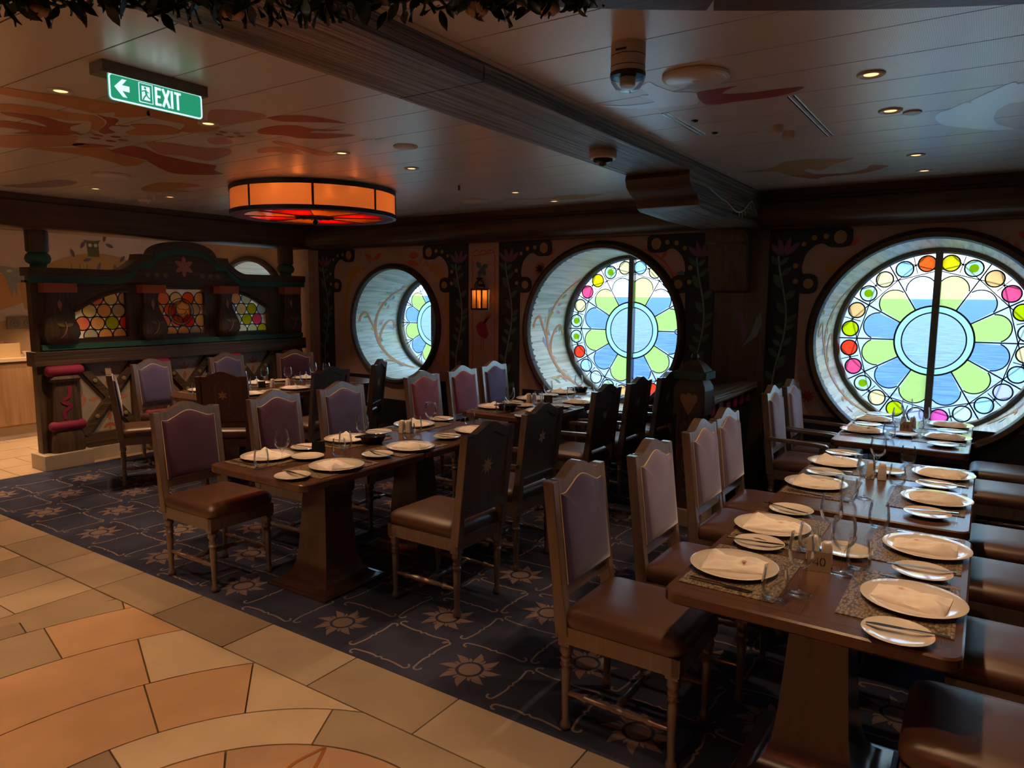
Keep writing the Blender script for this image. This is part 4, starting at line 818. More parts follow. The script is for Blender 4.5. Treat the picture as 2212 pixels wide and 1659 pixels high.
# stained glass of bottle roundels
def roundel_light(a, b_, z0, topf, cols, emblem=False):
    rl = link('stained_glass', None, scr, (-0.05, 0, 0)); rnd = random.Random(int(a * 100)); r = 0.073; k = 0
    mb = MB(); poly = [(a, z0), (b_, z0)] + [(b_ + (a - b_) * i / 10, topf(b_ + (a - b_) * i / 10)) for i in range(11)]
    mb.prism(poly, lambda u, v, w: (-0.008 + w, S(u), v), 0.004); mb.build('pane', 'white_pane', rl)
    lead = MB(); row = 0; z = z0 + 0.02
    while z < 1.85:
        y = a + 0.01 + (r if row % 2 else 0)
        while y < b_ + r:
            P = ell(y, z, r * 0.95, None, 22); inside = [p for p in P if a <= p[0] <= b_ and z0 <= p[1] <= topf(min(max(p[0], a), b_))]
            if len(inside) > 9 and not (emblem and math.hypot(y - (a + b_) / 2, z - 1.50) < 0.10):
                Q = [(min(max(p[0], a), b_), max(z0, min(p[1], topf(min(max(p[0], a), b_))))) for p in P]
                m2 = MB(); m2.prism(Q, lambda u, v, w: (w, S(u), v), 0.005); m2.build('roundel', 'roundel_' + cols[k % len(cols)], rl); k += 1
                stroke(lead, Q, 0.012, lambda u, v, w: (0.0065, S(u), v), 0, True)
            y += 2 * r
        z += r * 1.73; row += 1
    if emblem:
        cy, cz = (a + b_) / 2, 1.50
        m2 = MB(); n_ = 30; oo, ii = ell(cy, cz, 0.150, None, n_), ell(cy, cz, 0.124, None, n_); m2.add([(0.008, S(u), v) for u, v in oo + ii], [(q, (q + 1) % n_, n_ + (q + 1) % n_, n_ + q) for q in range(n_)]); m2.build('medallion_rim', 'roundel_lav', rl)
        m2 = MB(); m2.prism(ell(cy, cz, 0.122, None, 30), lambda u, v, w: (0.0105 + w, S(u), v), 0.002); m2.build('medallion', 'roundel_tan', rl)
        T3 = lambda u, v, w: (0.0135, S(cy + u), cz + v)
        stroke(lead, ell(0, 0, 0.150, None, 30), 0.010, T3, 0, True); stroke(lead, ell(0, 0, 0.122, None, 30), 0.008, T3, 0, True)
        # prancing horse outline in lead
        for ln in ([(-0.085, 0.07), (-0.06, 0.085), (-0.05, 0.06), (-0.02, 0.03), (0.03, 0.025), (0.06, 0.02), (0.09, 0.03)], [(-0.085, 0.07), (-0.09, 0.045), (-0.07, 0.045), (-0.055, 0.01), (-0.04, -0.02), (0.0, -0.03), (0.04, -0.02), (0.065, 0.01)],
                   [(-0.05, -0.01), (-0.085, -0.03), (-0.08, -0.065)], [(-0.035, -0.025), (-0.045, -0.06), (-0.05, -0.095)], [(0.045, -0.015), (0.05, -0.06), (0.03, -0.09)], [(0.06, 0.0), (0.08, -0.04), (0.06, -0.07)]): stroke(lead, ln, 0.007, T3, 0)
    lead.build('lead_came', 'lead', rl)
roundel_light(3.48, 4.0, 1.25, lambda y: 1.53 + 0.20 * math.sin(min(1, max(0, (y - 3.48) / 0.52)) * PI / 2), ['grey', 'tan', 'peach', 'rose', 'peach', 'lime', 'red', 'cream', 'peach', 'grey', 'rose', 'cream'])
roundel_light(4.34, 4.90, 1.25, lambda y: 1.75, ['peach', 'tan', 'grey', 'rose', 'rose', 'red', 'cream', 'tan', 'orange', 'grey', 'rose', 'cream', 'orange', 'peach', 'grey', 'rose'], True)
roundel_light(5.25, 5.76, 1.25, lambda y: 1.53 + 0.20 * math.sin(min(1, max(0, (5.76 - y) / 0.51)) * PI / 2), ['pale', 'dotlime', 'lime', 'pale', 'lime', 'pink', 'paleblue', 'cream', 'lime', 'paleblue', 'peach', 'pale'])
for yc in (3.20, 6.09):
    pc = thing('turned_post', (-7.60, yc, 1.94), 'short turned post with teal collar on the %s end of the partition' % ('near' if yc < 5 else 'window'), 'post')
    mb = MB(); mb.lathe([(0.088, 0.145), (0.098, 0.16), (0.098, 0.35)], 18); mb.build('shaft', 'screen_wood', pc, smooth=40)
    mb = MB(); mb.lathe([(0.07, 0.0), (0.07, 0.03), (0.10, 0.05), (0.112, 0.085), (0.10, 0.12), (0.075, 0.145)], 18); mb.build('collar', 'paint_teal', pc, smooth=50)
# ================================================================== servery counter behind the partition
sb = thing('service_counter', (-9.33, 2.6, 0), 'light wood service counter with grey frames behind the partition', 'counter')
MB().box(-0.58, -0.02, 0, 3.7, 0.15, 0.91).build('carcass', 'cabinet_wood', sb); MB().box(-0.55, -0.05, 0, 3.7, 0.0, 0.15).build('kickboard', 'plinth_stone', sb)
MB().box(-0.60, 0.02, -0.02, 3.72, 0.91, 0.95).build('worktop', 'counter_top', sb, bevel=0.004)
y = 0.0
for k in range(6):
    w = 0.62; y = k * w
    if k % 2:
        dr = MB().box(-0.02, 0.0, y + 0.03, y + w - 0.03, 0.17, 0.89).build('door', 'cabinet_wood', sb, bevel=0.003)
        MB().box(0.0, 0.012, y + 0.04, y + 0.052, 0.6, 0.8).build('handle', 'steel', dr)
    else:
        for z0, z1 in ((0.17, 0.53), (0.555, 0.89)):
            dr = MB().box(-0.02, 0.0, y + 0.03, y + w - 0.03, z0, z1).build('drawer', 'cabinet_wood', sb, bevel=0.003)
            MB().box(0.0, 0.012, y + 0.05, y + w - 0.05, z1 - 0.025, z1 - 0.012).build('handle', 'steel', dr)
bx_ = thing('tray_box', (-9.60, 3.30, 0.95), 'cream open box standing on the service counter', 'box')
for nm, a in (('bottom', (-0.2, 0.2, -0.4, 0.4, 0, 0.012)), ('side', (0.185, 0.2, -0.4, 0.4, 0.012, 0.17)), ('side', (-0.2, -0.185, -0.4, 0.4, 0.012, 0.17)), ('end', (-0.185, 0.185, -0.4, -0.385, 0.012, 0.17)), ('end', (-0.185, 0.185, 0.385, 0.4, 0.012, 0.17))): MB().box(*a).build(nm, 'tray_cream', bx_)
for k in range(3):
    mb = MB(); mb.lathe([(0.025, 0), (0.028, 0.01), (0.045, 0.06), (0.042, 0.06), (0.024, 0.012)], 14)
    tag(mb.build('cup', 'china', None, smooth=50, loc=(-9.50 - 0.04 * (k % 2), 3.80 + 0.10 * k, 0.95)), 'small white cup on the service counter, number %s from the tray box' % ['one', 'two', 'three'][k], 'cup', 'cups on the service counter')
sk = thing('wall_socket', (X0 + 0.012, 3.95, 1.33), 'grey double wall socket above the service counter', 'socket')
MB().box(-0.002, 0.012, -0.16, 0.16, -0.075, 0.075).build('plate', 'socket_grey', sk, bevel=0.004)
for u in (-0.075, 0.075):
    mb = MB(); mb.lathe([(0.052, 0.0), (0.052, 0.006), (0.046, 0.006), (0.044, 0.003), (0.002, 0.003)], 18, (0.012, u, 0), 'x'); so = mb.build('outlet', 'housing_grey', sk, smooth=40)
    for t in (-0.018, 0.018): MB().box(0.014, 0.0165, u + t - 0.004, u + t + 0.004, -0.004, 0.004).build('pin_hole', 'black_plastic', so)
# ================================================================== chairs
_cache = {}
def xb(z): return -0.235 - 0.07 * (z - 0.40) / 0.60
def camel(y, half=0.176):
    u = abs(y) / half
    return 1.0 + 0.042 * (0.5 + 0.5 * math.cos(PI * min(1, u / 0.80))) - (0.006 * math.sin((u - 0.62) / 0.38 * PI) if u > 0.62 else 0)
def chair_parts(cush, woodm, arms, emblem):
    key = (cush, woodm, arms, emblem)
    if key in _cache: return _cache[key]
    P = []
    def common(k, fn):
        kk = (k, woodm)
        if kk not in _cache: _cache[kk] = fn()
        return _cache[kk]
    legp = [(0.014, 0), (0.021, 0.008), (0.023, 0.022), (0.017, 0.036), (0.014, 0.046), (0.017, 0.14), (0.021, 0.25), (0.018, 0.262), (0.026, 0.275), (0.019, 0.287), (0.024, 0.298), (0.018, 0.31), (0.028, 0.33), (0.024, 0.352), (0.022, 0.36)]
    legm = common('leg', lambda: MB().lathe(legp, 10).box(-0.024, 0.024, -0.024, 0.024, 0.356, 0.425).mesh('leg', woodm, smooth=50))
    for x, y in ((0.205, 0.185), (0.205, -0.185), (-0.232, 0.185), (-0.232, -0.185)): P.append(('leg', legm, [], (x, y, 0)))
    def frame():
        mb = MB(); mb.box(-0.248, 0.232, -0.212, -0.182, 0.37, 0.438); mb.box(-0.248, 0.232, 0.182, 0.212, 0.37, 0.438); mb.box(0.205, 0.235, -0.212, 0.212, 0.37, 0.438); mb.box(-0.25, -0.22, -0.19, 0.19, 0.37, 0.438); return mb.mesh('seat_frame', woodm)
    P.append(('seat_frame', common('frame', frame), [], None))
    def seat():
        mb = MB(); rings = []
        for sc, z in ((0.97, 0.432), (1.01, 0.452), (1.02, 0.475), (0.985, 0.497), (0.90, 0.511), (0.70, 0.519), (0.35, 0.522)):
            rings.append([(x * sc - 0.006, y * sc, z) for x, y in rrect(-0.232, 0.245, -0.214, 0.214, 0.045, 4)])
        mb.loft(rings); return mb.mesh('seat', 'seat_leather', smooth=60)
    P.append(('seat', common('seat', seat), [], None))
    def post():
        mb = MB(); rings = []
        for z in (0.40, 0.50, 0.60, 0.80, 0.998):
            x = xb(z); d = 0.030 if z < 0.55 else 0.026; rings.append([(x - d, -0.021, z), (x + d * 0.8, -0.021, z), (x + d * 0.8, 0.021, z), (x - d, 0.021, z)])
        mb.loft(rings); return mb.mesh('back_post', woodm, bevel=0.003, bseg=1)
    for y in (0.197, -0.197): P.append(('back_post', common('post', post), [], (0, y, 0)))
    def toprail():
        mb = MB(); rings = []
        for k in range(25):
            y = -0.176 + 0.352 * k / 24; zt = camel(y); zl = zt - 0.052; rings.append([(xb(zl) - 0.024, y, zl), (xb(zl) + 0.020, y, zl), (xb(zt) + 0.020, y, zt), (xb(zt) - 0.024, y, zt)])
        mb.loft(rings); return mb.mesh('top_rail', woodm, smooth=35)
    P.append(('top_rail', common('toprail', toprail), [], None))
    P.append(('bottom_rail', common('botrail', lambda: MB().box(xb(0.57) - 0.024, xb(0.57) + 0.02, -0.176, 0.176, 0.545, 0.592).mesh('bottom_rail', woodm, bevel=0.003)), [], None))
    out = [(0.174 - 0.348 * k / 20, camel(0.174 - 0.348 * k / 20) - 0.053) for k in range(21)] + [(-0.174, 0.594), (0.174, 0.594)]
    cz = 0.78
    def cushion():
        mb = MB(); rings = []
        for ins, dx in ((0.0, -0.004), (0.0, 0.012), (0.006, 0.024), (0.018, 0.033), (0.05, 0.040), (0.11, 0.044)):
            ring = []
            for y, z in out:
                zz = z - ins if z > 0.7 else z + ins; yy = math.copysign(max(0.0, abs(y) - ins * abs(y) / 0.174), y)
                ring.append((xb(zz) + dx + 0.01, yy, zz))
            rings.append(ring)
        mb.loft(rings); return mb.mesh('back_cushion', cush, smooth=50)
    k2 = ('cush', cush)
    if k2 not in _cache: _cache[k2] = cushion()
    pk = ('piping', 0)
    if pk not in _cache: _cache[pk] = MB().tube([(xb(z) + 0.0215, y, z) for y, z in out], 0.0032, 5, closed=True).mesh('piping', 'gold_piping', smooth=60)
    P.append(('back_cushion', _cache[k2], [('piping', _cache[pk], [], None)], None))
    def panel():
        mb = MB(); mb.loft([[(xb(z) - 0.014, y, z) for y, z in out], [(xb(z) - 0.004, y, z) for y, z in out]]); return mb.mesh('back_panel', woodm)
    kids = []
    if emblem:
        T = lambda u, v, w: (xb(v) - 0.0152 - w, u, v)
        e1, e2 = MB(), MB()
        if emblem == 'sun':
            flat(e1, star(0, 0.80, 0.056, 0.026, 9, 0.2), T, 0)
            stroke(e1, ell(0, 0.80, 0.024, None, 14), 0.003, T, 0.0006, True)
        elif emblem == 'lily':
            for k in range(6): flat(e1, leaf2(0, 0.83, 0.042, 0.018, PI / 2 + k * PI / 3), T, 0)
        else:
            for a in (-0.5, -0.15, 0.15, 0.5): flat(e1, leaf2(0, 0.76, 0.075, 0.016, PI / 2 + a), T, 0)
        for sg in (-1, 1):
            stroke(e2, spline([(sg * 0.005, 0.93), (sg * 0.03, 0.945), (sg * 0.055, 0.92), (sg * 0.06, 0.84), (sg * 0.05, 0.74), (sg * 0.03, 0.68), (sg * 0.045, 0.66), (sg * 0.055, 0.675)], 5), 0.004, T, 0)
        kids = [('painted_emblem', e1.mesh('painted_emblem', 'paint_gold'), [], None), ('painted_scrolls', e2.mesh('painted_scrolls', 'paint_scroll'), [], None)]
    P.append(('back_panel', common('panel', panel), kids, None))
    def stretch(pts):
        a, b_ = Vector(pts[0]), Vector(pts[1]); pr = [(0.0, 0.008), (0.16, 0.013), (0.19, 0.018), (0.21, 0.018), (0.23, 0.011), (0.40, 0.017), (0.44, 0.012), (0.46, 0.016), (0.54, 0.016), (0.56, 0.012), (0.60, 0.017), (0.77, 0.011), (0.79, 0.018), (0.81, 0.018), (0.84, 0.013), (1.0, 0.008)]
        return MB().tube([a + (b_ - a) * t for t, r in pr], [r for t, r in pr], 8).mesh('stretcher', woodm, smooth=50)
    sm = common('stretch_side', lambda: stretch(((-0.232, 0, 0.155), (0.205, 0, 0.155)))); cm = common('stretch_cross', lambda: stretch(((0, -0.185, 0.155), (0, 0.185, 0.155))))
    P += [('stretcher', sm, [], (0, 0.185, 0)), ('stretcher', sm, [], (0, -0.185, 0)), ('stretcher', cm, [], (-0.02, 0, 0))]
    if arms:
        def arm(sg):
            mb = MB()
            def sec(p, q, w, h): return [(p, sg * 0.228 - w / 2, q - h / 2), (p, sg * 0.228 + w / 2, q - h / 2), (p, sg * 0.228 + w / 2, q + h / 2), (p, sg * 0.228 - w / 2, q + h / 2)]
            mb.loft([sec(xb(0.67) + 0.0, 0.672, 0.03, 0.028), sec(-0.15, 0.668, 0.042, 0.026), (sec(0.06, 0.662, 0.048, 0.026)), sec(0.135, 0.655, 0.046, 0.026), sec(0.155, 0.645, 0.034, 0.018)])
            mb.loft([[(0.10, sg * 0.228 - 0.016, 0.65), (0.138, sg * 0.228 - 0.016, 0.65), (0.138, sg * 0.228 + 0.016, 0.65), (0.10, sg * 0.228 + 0.016, 0.65)], [(0.075, sg * 0.223 - 0.014, 0.52), (0.108, sg * 0.223 - 0.014, 0.52), (0.108, sg * 0.223 + 0.014, 0.52), (0.075, sg * 0.223 + 0.014, 0.52)], [(0.12, sg * 0.216 - 0.014, 0.40), (0.155, sg * 0.216 - 0.014, 0.40), (0.155, sg * 0.216 + 0.014, 0.40), (0.12, sg * 0.216 + 0.014, 0.40)]])
            return mb.mesh('armrest', woodm, bevel=0.005)
        P += [('armrest', common('armL', lambda: arm(1)), [], None), ('armrest', common('armR', lambda: arm(-1)), [], None)]
    _cache[key] = P; return P
def place(parts, parent):
    for name, me, kids, loc in parts:
        o = link(name, me, parent, loc); place(kids, o)
def chair(x, y, ang, cush, label, arms=False, woodm='chair_wood', emblem=None, group=None):
    """ang: direction the sitter faces, degrees from +x"""
    t = thing('dining_armchair' if arms else 'dining_chair', (x, y, 0), label, 'chair', group, math.radians(ang))
    place(chair_parts('velvet_' + cush, woodm, arms, emblem), t); return t
chair(-3.79, 2.49, 0, 'plum', 'plum velvet dining chair in the left foreground, nearest the stone floor')
chair(-3.80, 3.17, 3, 'plum', 'plum velvet dining chair second along the left side of centre table')
chair(-3.80, 3.76, -2, 'indigo', 'blue-violet dining chair third along the left side of centre table')
chair(-2.47, 3.02, 180, 'plum', 'wooden chair back with gold sun emblem on the near right of centre table', emblem='sun')
chair(-2.57, 3.74, 180, 'plum', 'armchair back with small gold lily on the far right of centre table', True, emblem='lily')
chair(-3.83, 4.75, 0, 'rose', 'rose velvet chair in front of the smallest round window')
chair(-3.85, 5.34, 0, 'rose', 'rose velvet chair left of the middle window table, below the lantern')
chair(-3.89, 5.92, 0, 'indigo', 'blue-violet chair at the window end left of the middle window table')
chair(-2.70, 4.89, 180, 'plum', 'dark armchair back with painted tulip at the middle window table', True, emblem='tulip')
chair(-2.70, 5.50, 180, 'plum', 'dark armchair back with faint star at the middle window table', True, emblem='lily')
chair(-2.66, 6.08, 178, 'plum', 'dark armchair half hidden behind the newel post by the middle window', True, emblem='sun')
chair(-6.33, 3.50, 63, 'indigo', 'chair seen from its side at the head of the partition table')
chair(-6.80, 4.01, 8, 'indigo', 'blue-violet chair with pale frame before the crossed braces of the partition')
chair(-6.90, 4.90, 0, 'indigo', 'blue-violet chair against the partition, under its middle stained glass')
chair(-6.72, 5.55, -28, 'plum', 'plum chair against the partition, in the corner beside the window wall')
chair(-5.64, 3.90, 128, 'plum', 'reddish brown chair back with gold lily facing the partition table', woodm='chair_brown', emblem='lily')
chair(-5.36, 4.53, 180, 'plum', 'grey wooden chair back with pale scroll at the partition table', emblem='tulip')
chair(-5.52, 5.22, 208, 'plum', 'narrow-looking dark chair back with gold sun before the smallest window', emblem='sun')
chair(-1.045, 2.49, 0, 'indigo', 'large indigo velvet dining chair in the foreground, left of table forty')
chair(-0.97, 3.08, 0, 'lilac', 'lilac-backed chair second from the foreground, left of table forty')
chair(-0.97, 3.76, 0, 'lilac', 'lilac-backed chair at the near left of the middle right-hand table')
chair(-0.98, 4.24, 0, 'lilac', 'lilac-backed chair at the far left of the middle right-hand table')
chair(-1.03, 5.56, 0, 'lilac', 'pale armchair at the near left of the window table on the right', True)
chair(-1.01, 6.08, 0, 'lilac', 'pale armchair at the far left of the window table on the right', True)
for y, lb in ((2.29, 'brown leather chair seat in the bottom right corner of the scene'), (2.90, 'brown leather chair seat at the far right side of table forty'), (3.66, 'brown leather chair seat at the near right side of the middle right-hand table'),
              (4.25, 'brown leather chair seat at the far right side of the middle right-hand table'), (5.38, 'dark leather chair seat at the near right side of the right-hand window table'), (6.02, 'dark leather chair seat at the far right side of the right-hand window table')):
    chair(0.20 if y > 2.5 else 0.12, y, 180, 'plum', lb)
# ================================================================== tables
ped_prof = [(0.20, 0.012), (0.155, 0.05), (0.132, 0.10), (0.120, 0.17), (0.112, 0.26), (0.098, 0.45), (0.085, 0.66), (0.084, 0.708)]
def ped_mesh():
    pr = [(0.235, 0.014), (0.232, 0.022), (0.20, 0.030), (0.168, 0.052), (0.146, 0.085), (0.130, 0.135), (0.118, 0.22), (0.103, 0.42), (0.088, 0.65), (0.086, 0.71)]
    return MB().loft([sq(h, z, h) for h, z in pr]).mesh('pedestal', 'pedestal_wood', smooth=28)
PED = ped_mesh(); PLATE = MB().box(-0.25, 0.25, -0.25, 0.25, 0.0, 0.016).mesh('base_plate', 'pedestal_wood', bevel=0.004)
def table(x0, x1, y0, y1, label, peds, rad=0.05, group=None, seam=None):
    cx, cy = (x0 + x1) / 2, (y0 + y1) / 2
    t = thing('dining_table', (cx, cy, 0), label, 'table', group)
    o = rrect(x0 - cx, x1 - cx, y0 - cy, y1 - cy, rad, 8)
    i2 = lambda d: rrect(x0 - cx + d, x1 - cx - d, y0 - cy + d, y1 - cy - d, max(0.01, rad - d), 8)
    mb = MB(); mb.loft([[(u, v, 0.708) for u, v in i2(0.006)], [(u, v, 0.714) for u, v in o], [(u, v, 0.744) for u, v in o], [(u, v, 0.75) for u, v in i2(0.006)]]); tp = mb.build('table_top', 'table_wood', t, smooth=30)
    mb = MB()
    if rad < 0.2:
        stroke(mb, rrect(x0 - cx + 0.055, x1 - cx - 0.055, y0 - cy + 0.055, y1 - cy - 0.055, 0.01, 2), 0.002, lambda u, v, w: (u, v, 0.7503), 0, True); stroke(mb, [(0, y0 - cy + 0.055), (0, y1 - cy - 0.055)], 0.002, lambda u, v, w: (u, v, 0.7503), 0)
        mb.build('inlay_line', 'pedestal_wood', tp)
    for py in peds:
        link('pedestal', PED, t, (0, py - cy, 0)); link('base_plate', PLATE, t, (0, py - cy, 0))
    return t
table(-3.595, -2.785, 2.30, 3.247, 'dark wooden table at the near end of the centre pair', [2.80])
table(-3.595, -2.785, 3.253, 4.22, 'dark wooden table at the far end of the centre pair', [3.58])
table(-3.60, -2.86, 4.61, 5.447, 'dark wooden table at the near end before the middle round window', [5.0])
table(-3.60, -2.86, 5.453, 6.33, 'dark wooden table at the window end before the middle round window', [5.9])
table(-6.62, -5.60, 3.70, 5.85, 'large round-ended wooden table beside the partition screen', [4.3, 5.25], 0.40)
table(-0.83, 0.01, 2.13, 3.28, 'dark wooden table with number forty in the right foreground', [2.62])
table(-0.81, 0.0, 3.37, 4.62, 'dark wooden table in the middle of the right-hand row', [3.95])
table(-0.84, -0.04, 5.13, 6.33, 'dark wooden table against the largest round window on the right', [5.7])
# ================================================================== table ware
def lathe_mesh(name, prof, mat, seg=28, smooth=50, cap=True): return MB().lathe(prof, seg, cap=cap).mesh(name, mat, smooth=smooth)
ME = {}
ME['dinner_plate'] = lathe_mesh('dinner_plate', [(0.085, 0), (0.092, 0.002), (0.12, 0.0075), (0.147, 0.0155), (0.150, 0.017), (0.148, 0.0183), (0.12, 0.0105), (0.09, 0.0058), (0.04, 0.0048), (0.001, 0.0048)], 'china', 40)
ME['bread_plate'] = lathe_mesh('bread_plate', [(0.045, 0), (0.05, 0.003), (0.072, 0.009), (0.092, 0.016), (0.0935, 0.0175), (0.092, 0.0185), (0.072, 0.012), (0.05, 0.0065), (0.001, 0.006)], 'china', 32)
ME['wine_glass'] = lathe_mesh('wine_glass', [(0.001, 0.0), (0.034, 0.0005), (0.036, 0.002), (0.03, 0.004), (0.012, 0.008), (0.0045, 0.016), (0.0038, 0.05), (0.0042, 0.082), (0.010, 0.090), (0.024, 0.101), (0.036, 0.118), (0.0415, 0.138), (0.0405, 0.165), (0.034, 0.205), (0.0332, 0.205), (0.0395, 0.165), (0.0405, 0.138), (0.035, 0.119), (0.023, 0.103), (0.001, 0.094)], 'drinking_glass', 24)
ME['tumbler'] = lathe_mesh('tumbler', [(0.001, 0.0), (0.024, 0.0), (0.029, 0.004), (0.038, 0.022), (0.0415, 0.045), (0.039, 0.075), (0.034, 0.108), (0.0332, 0.108), (0.038, 0.075), (0.0404, 0.045), (0.037, 0.024), (0.026, 0.010), (0.001, 0.009)], 'drinking_glass', 24)
ME['placemat'] = MB().box(-0.155, 0.155, -0.22, 0.22, 0, 0.0025).mesh('placemat', 'placemat')
mb = MB(); mb.loft([[(x, y * 1.0, z) for x, y in rrect(-w, w, -w, w, r, 4)] for w, r, z in ((0.016, 0.006, 0.0), (0.0215, 0.009, 0.002), (0.0205, 0.009, 0.03), (0.0165, 0.007, 0.075), (0.0145, 0.007, 0.086), (0.010, 0.006, 0.09))]); ME['shaker'] = mb.mesh('shaker', 'shaker_china', smooth=50)
mb = MB(); mb.loft([[(-0.105, -0.005, 0.004), (-0.105, 0.005, 0.004), (-0.105, 0.005, 0.009), (-0.105, -0.005, 0.009)], [(-0.02, -0.0045, 0.004), (-0.02, 0.0045, 0.004), (-0.02, 0.0045, 0.0095), (-0.02, -0.0045, 0.0095)], [(0.0, -0.004, 0.004), (0.0, 0.004, 0.004), (0.0, 0.004, 0.008), (0.0, -0.004, 0.008)], [(0.02, -0.009, 0.0055), (0.02, 0.008, 0.0055), (0.02, 0.008, 0.0068), (0.02, -0.009, 0.0068)], [(0.08, -0.009, 0.0055), (0.08, 0.008, 0.0055), (0.08, 0.008, 0.0068), (0.08, -0.009, 0.0068)], [(0.105, -0.002, 0.0055), (0.105, 0.006, 0.0055), (0.105, 0.006, 0.0064), (0.105, -0.002, 0.0064)]]); ME['knife'] = mb.mesh('knife', 'steel', smooth=40)
mb = MB(); mb.loft([[(-0.10, -0.006, z), (-0.10, 0.006, z), (-0.10, 0.006, z + 0.003), (-0.10, -0.006, z + 0.003)] if k == 0 else [(x, -w, z), (x, w, z), (x, w, z + 0.0025), (x, -w, z + 0.0025)] for k, (x, w, z) in enumerate(((0, 0, 0.004), (-0.02, 0.003, 0.008), (0.02, 0.0028, 0.009), (0.04, 0.010, 0.006), (0.055, 0.012, 0.005)))])
for k in range(4): y = -0.0102 + 0.0068 * k; mb.loft([[(0.055, y - 0.0016, 0.005), (0.055, y + 0.0016, 0.005), (0.055, y + 0.0016, 0.0068), (0.055, y - 0.0016, 0.0068)], [(0.098, y - 0.001, 0.009), (0.098, y + 0.001, 0.009), (0.098, y + 0.001, 0.0104), (0.098, y - 0.001, 0.0104)]])
ME['fork'] = mb.mesh('fork', 'steel', smooth=40)
def napkin_mesh(seed):
    rnd = random.Random(seed); nx, ny = 28, 16; mb = MB(); topv = []
    ph = [rnd.uniform(0, 6.28) for _ in range(4)]
    for i in range(nx + 1):
        for j in range(ny + 1):
            u, v = i / nx, j / ny; x = -0.105 + 0.21 * u; wv = 0.058 + 0.022 * (1 - u) ** 2
            y = (v - 0.5) * 2 * wv + 0.012 * math.sin(2.2 * u + ph[0])
            e = min(1, 6 * min(u, 1 - u, v, 1 - v))
            h = 0.012 + 0.008 * e + 0.0075 * abs(math.sin(7 * v + 4 * u * u + ph[1])) * e + 0.005 * math.sin(17 * v - 9 * u + ph[2]) * e + 0.045 * max(0, 1 - u * 2.6) * max(0, v - 0.40) * 1.7 * e
            topv.append((x, y, h))
    n = len(topv); V = topv + [(x, y, 0.004) for x, y, h in topv]; Fs = []
    id_ = lambda i, j: i * (ny + 1) + j
    for i in range(nx):
        for j in range(ny):
            Fs.append((id_(i, j), id_(i + 1, j), id_(i + 1, j + 1), id_(i, j + 1))); Fs.append(tuple(n + k for k in (id_(i, j + 1), id_(i + 1, j + 1), id_(i + 1, j), id_(i, j))))
    for i in range(nx): Fs += [(id_(i, 0), n + id_(i, 0), n + id_(i + 1, 0), id_(i + 1, 0)), (id_(i + 1, ny), n + id_(i + 1, ny), n + id_(i, ny), id_(i, ny))]
    for j in range(ny): Fs += [(id_(0, j + 1), n + id_(0, j + 1), n + id_(0, j), id_(0, j)), (id_(nx, j), n + id_(nx, j), n + id_(nx, j + 1), id_(nx, j + 1))]
    return mb.add(V, Fs).mesh('napkin', 'linen', smooth=60)
NAP = [napkin_mesh(k) for k in range(3)]
mb = MB(); flat(mb, star(0.03, -0.004, 0.014, 0.006, 7, 0.3), lambda u, v, w: (u, v, 0.0315), 0); STAR = mb.mesh('embroidered_sun', 'paint_gold')
TZ = 0.7505
def ware(kind, x, y, z, label, cat, group, rz=0.0): return tag(link(kind, ME[kind], None, (x, y, z), rz), label, cat, group)
rset = random.Random(11)
def setting(tb, seat, x, y, side, fork=False, wine=True, tumb=True):
    """side +1: sitter on the low-x side looking to +x; -1: opposite"""
    w = '%s setting of %s' % (seat, tb); j = lambda a: rset.uniform(-a, a)
    def g(k): return k + ' on the laid tables'
    r0 = 0 if side > 0 else PI
    ware('placemat', x + side * 0.035, y, TZ, 'woven brown placemat at the ' + w, 'placemat', g('placemats'), r0)
    ware('dinner_plate', x, y + j(0.012), TZ + 0.0025, 'white dinner plate at the ' + w, 'plate', g('dinner plates'))
    nk = tag(link('napkin', rset.choice(NAP), None, (x + side * 0.005, y, TZ + 0.0040), r0 + j(0.25)), 'folded white napkin at the ' + w, 'napkin', g('napkins'))
    link('embroidered_sun', STAR, nk)
    ware('bread_plate', x + j(0.02), y + side * 0.285, TZ + 0.0, 'small white side plate at the ' + w, 'plate', g('side plates'), 0)
    ware('knife', x + j(0.01), y + side * 0.270, TZ + 0.0148, 'butter knife on the side plate at the ' + w, 'knife', g('butter knives'), j(0.3) + r0)
    ware('fork' if fork else 'knife', x + side * 0.01, y - side * 0.180, TZ + 0.0012, ('fork' if fork else 'table knife') + ' on the placemat at the ' + w, 'fork' if fork else 'knife', g('forks' if fork else 'table knives'), r0 + j(0.06))
    if wine: ware('wine_glass', x + side * 0.235 + j(0.01), y - side * 0.10 + j(0.02), TZ + 0.0, 'stemmed wine glass at the ' + w, 'glass', g('wine glasses'))
    if tumb: ware('tumbler', x + side * 0.185, y - side * 0.195 + j(0.01), TZ + 0.003 if False else TZ + 0.0025, 'stemless water tumbler at the ' + w, 'glass', g('tumblers'))
T1, T2, T3_ = 'table forty', 'the middle right-hand table', 'the right-hand window table'
for tb, ys_, xl, xr in ((T1, (2.44, 3.0), -0.685, -0.135), (T2, (3.79, 4.37), -0.675, -0.145), (T3_, (5.57, 6.14), -0.695, -0.185)):
    for s_, y in zip(('near', 'far'), ys_):
        setting(tb, s_ + ' left', xl, y if not (tb == T1 and s_ == 'far') else 2.965, 1, wine=True); setting(tb, s_ + ' right', xr, y + 0.04, -1, wine=(s_ == 'near' and tb == T1))
TA, TC, TD = 'the centre table', 'the middle window table', 'the partition table'
for s_, y in zip(('near', 'middle', 'far'), (2.62, 3.24, 3.90)):
    setting(TA, s_ + ' left', -3.45, y - 0.02, 1); setting(TA, s_ + ' right', -2.945, y + 0.04, -1, fork=True, wine=False)
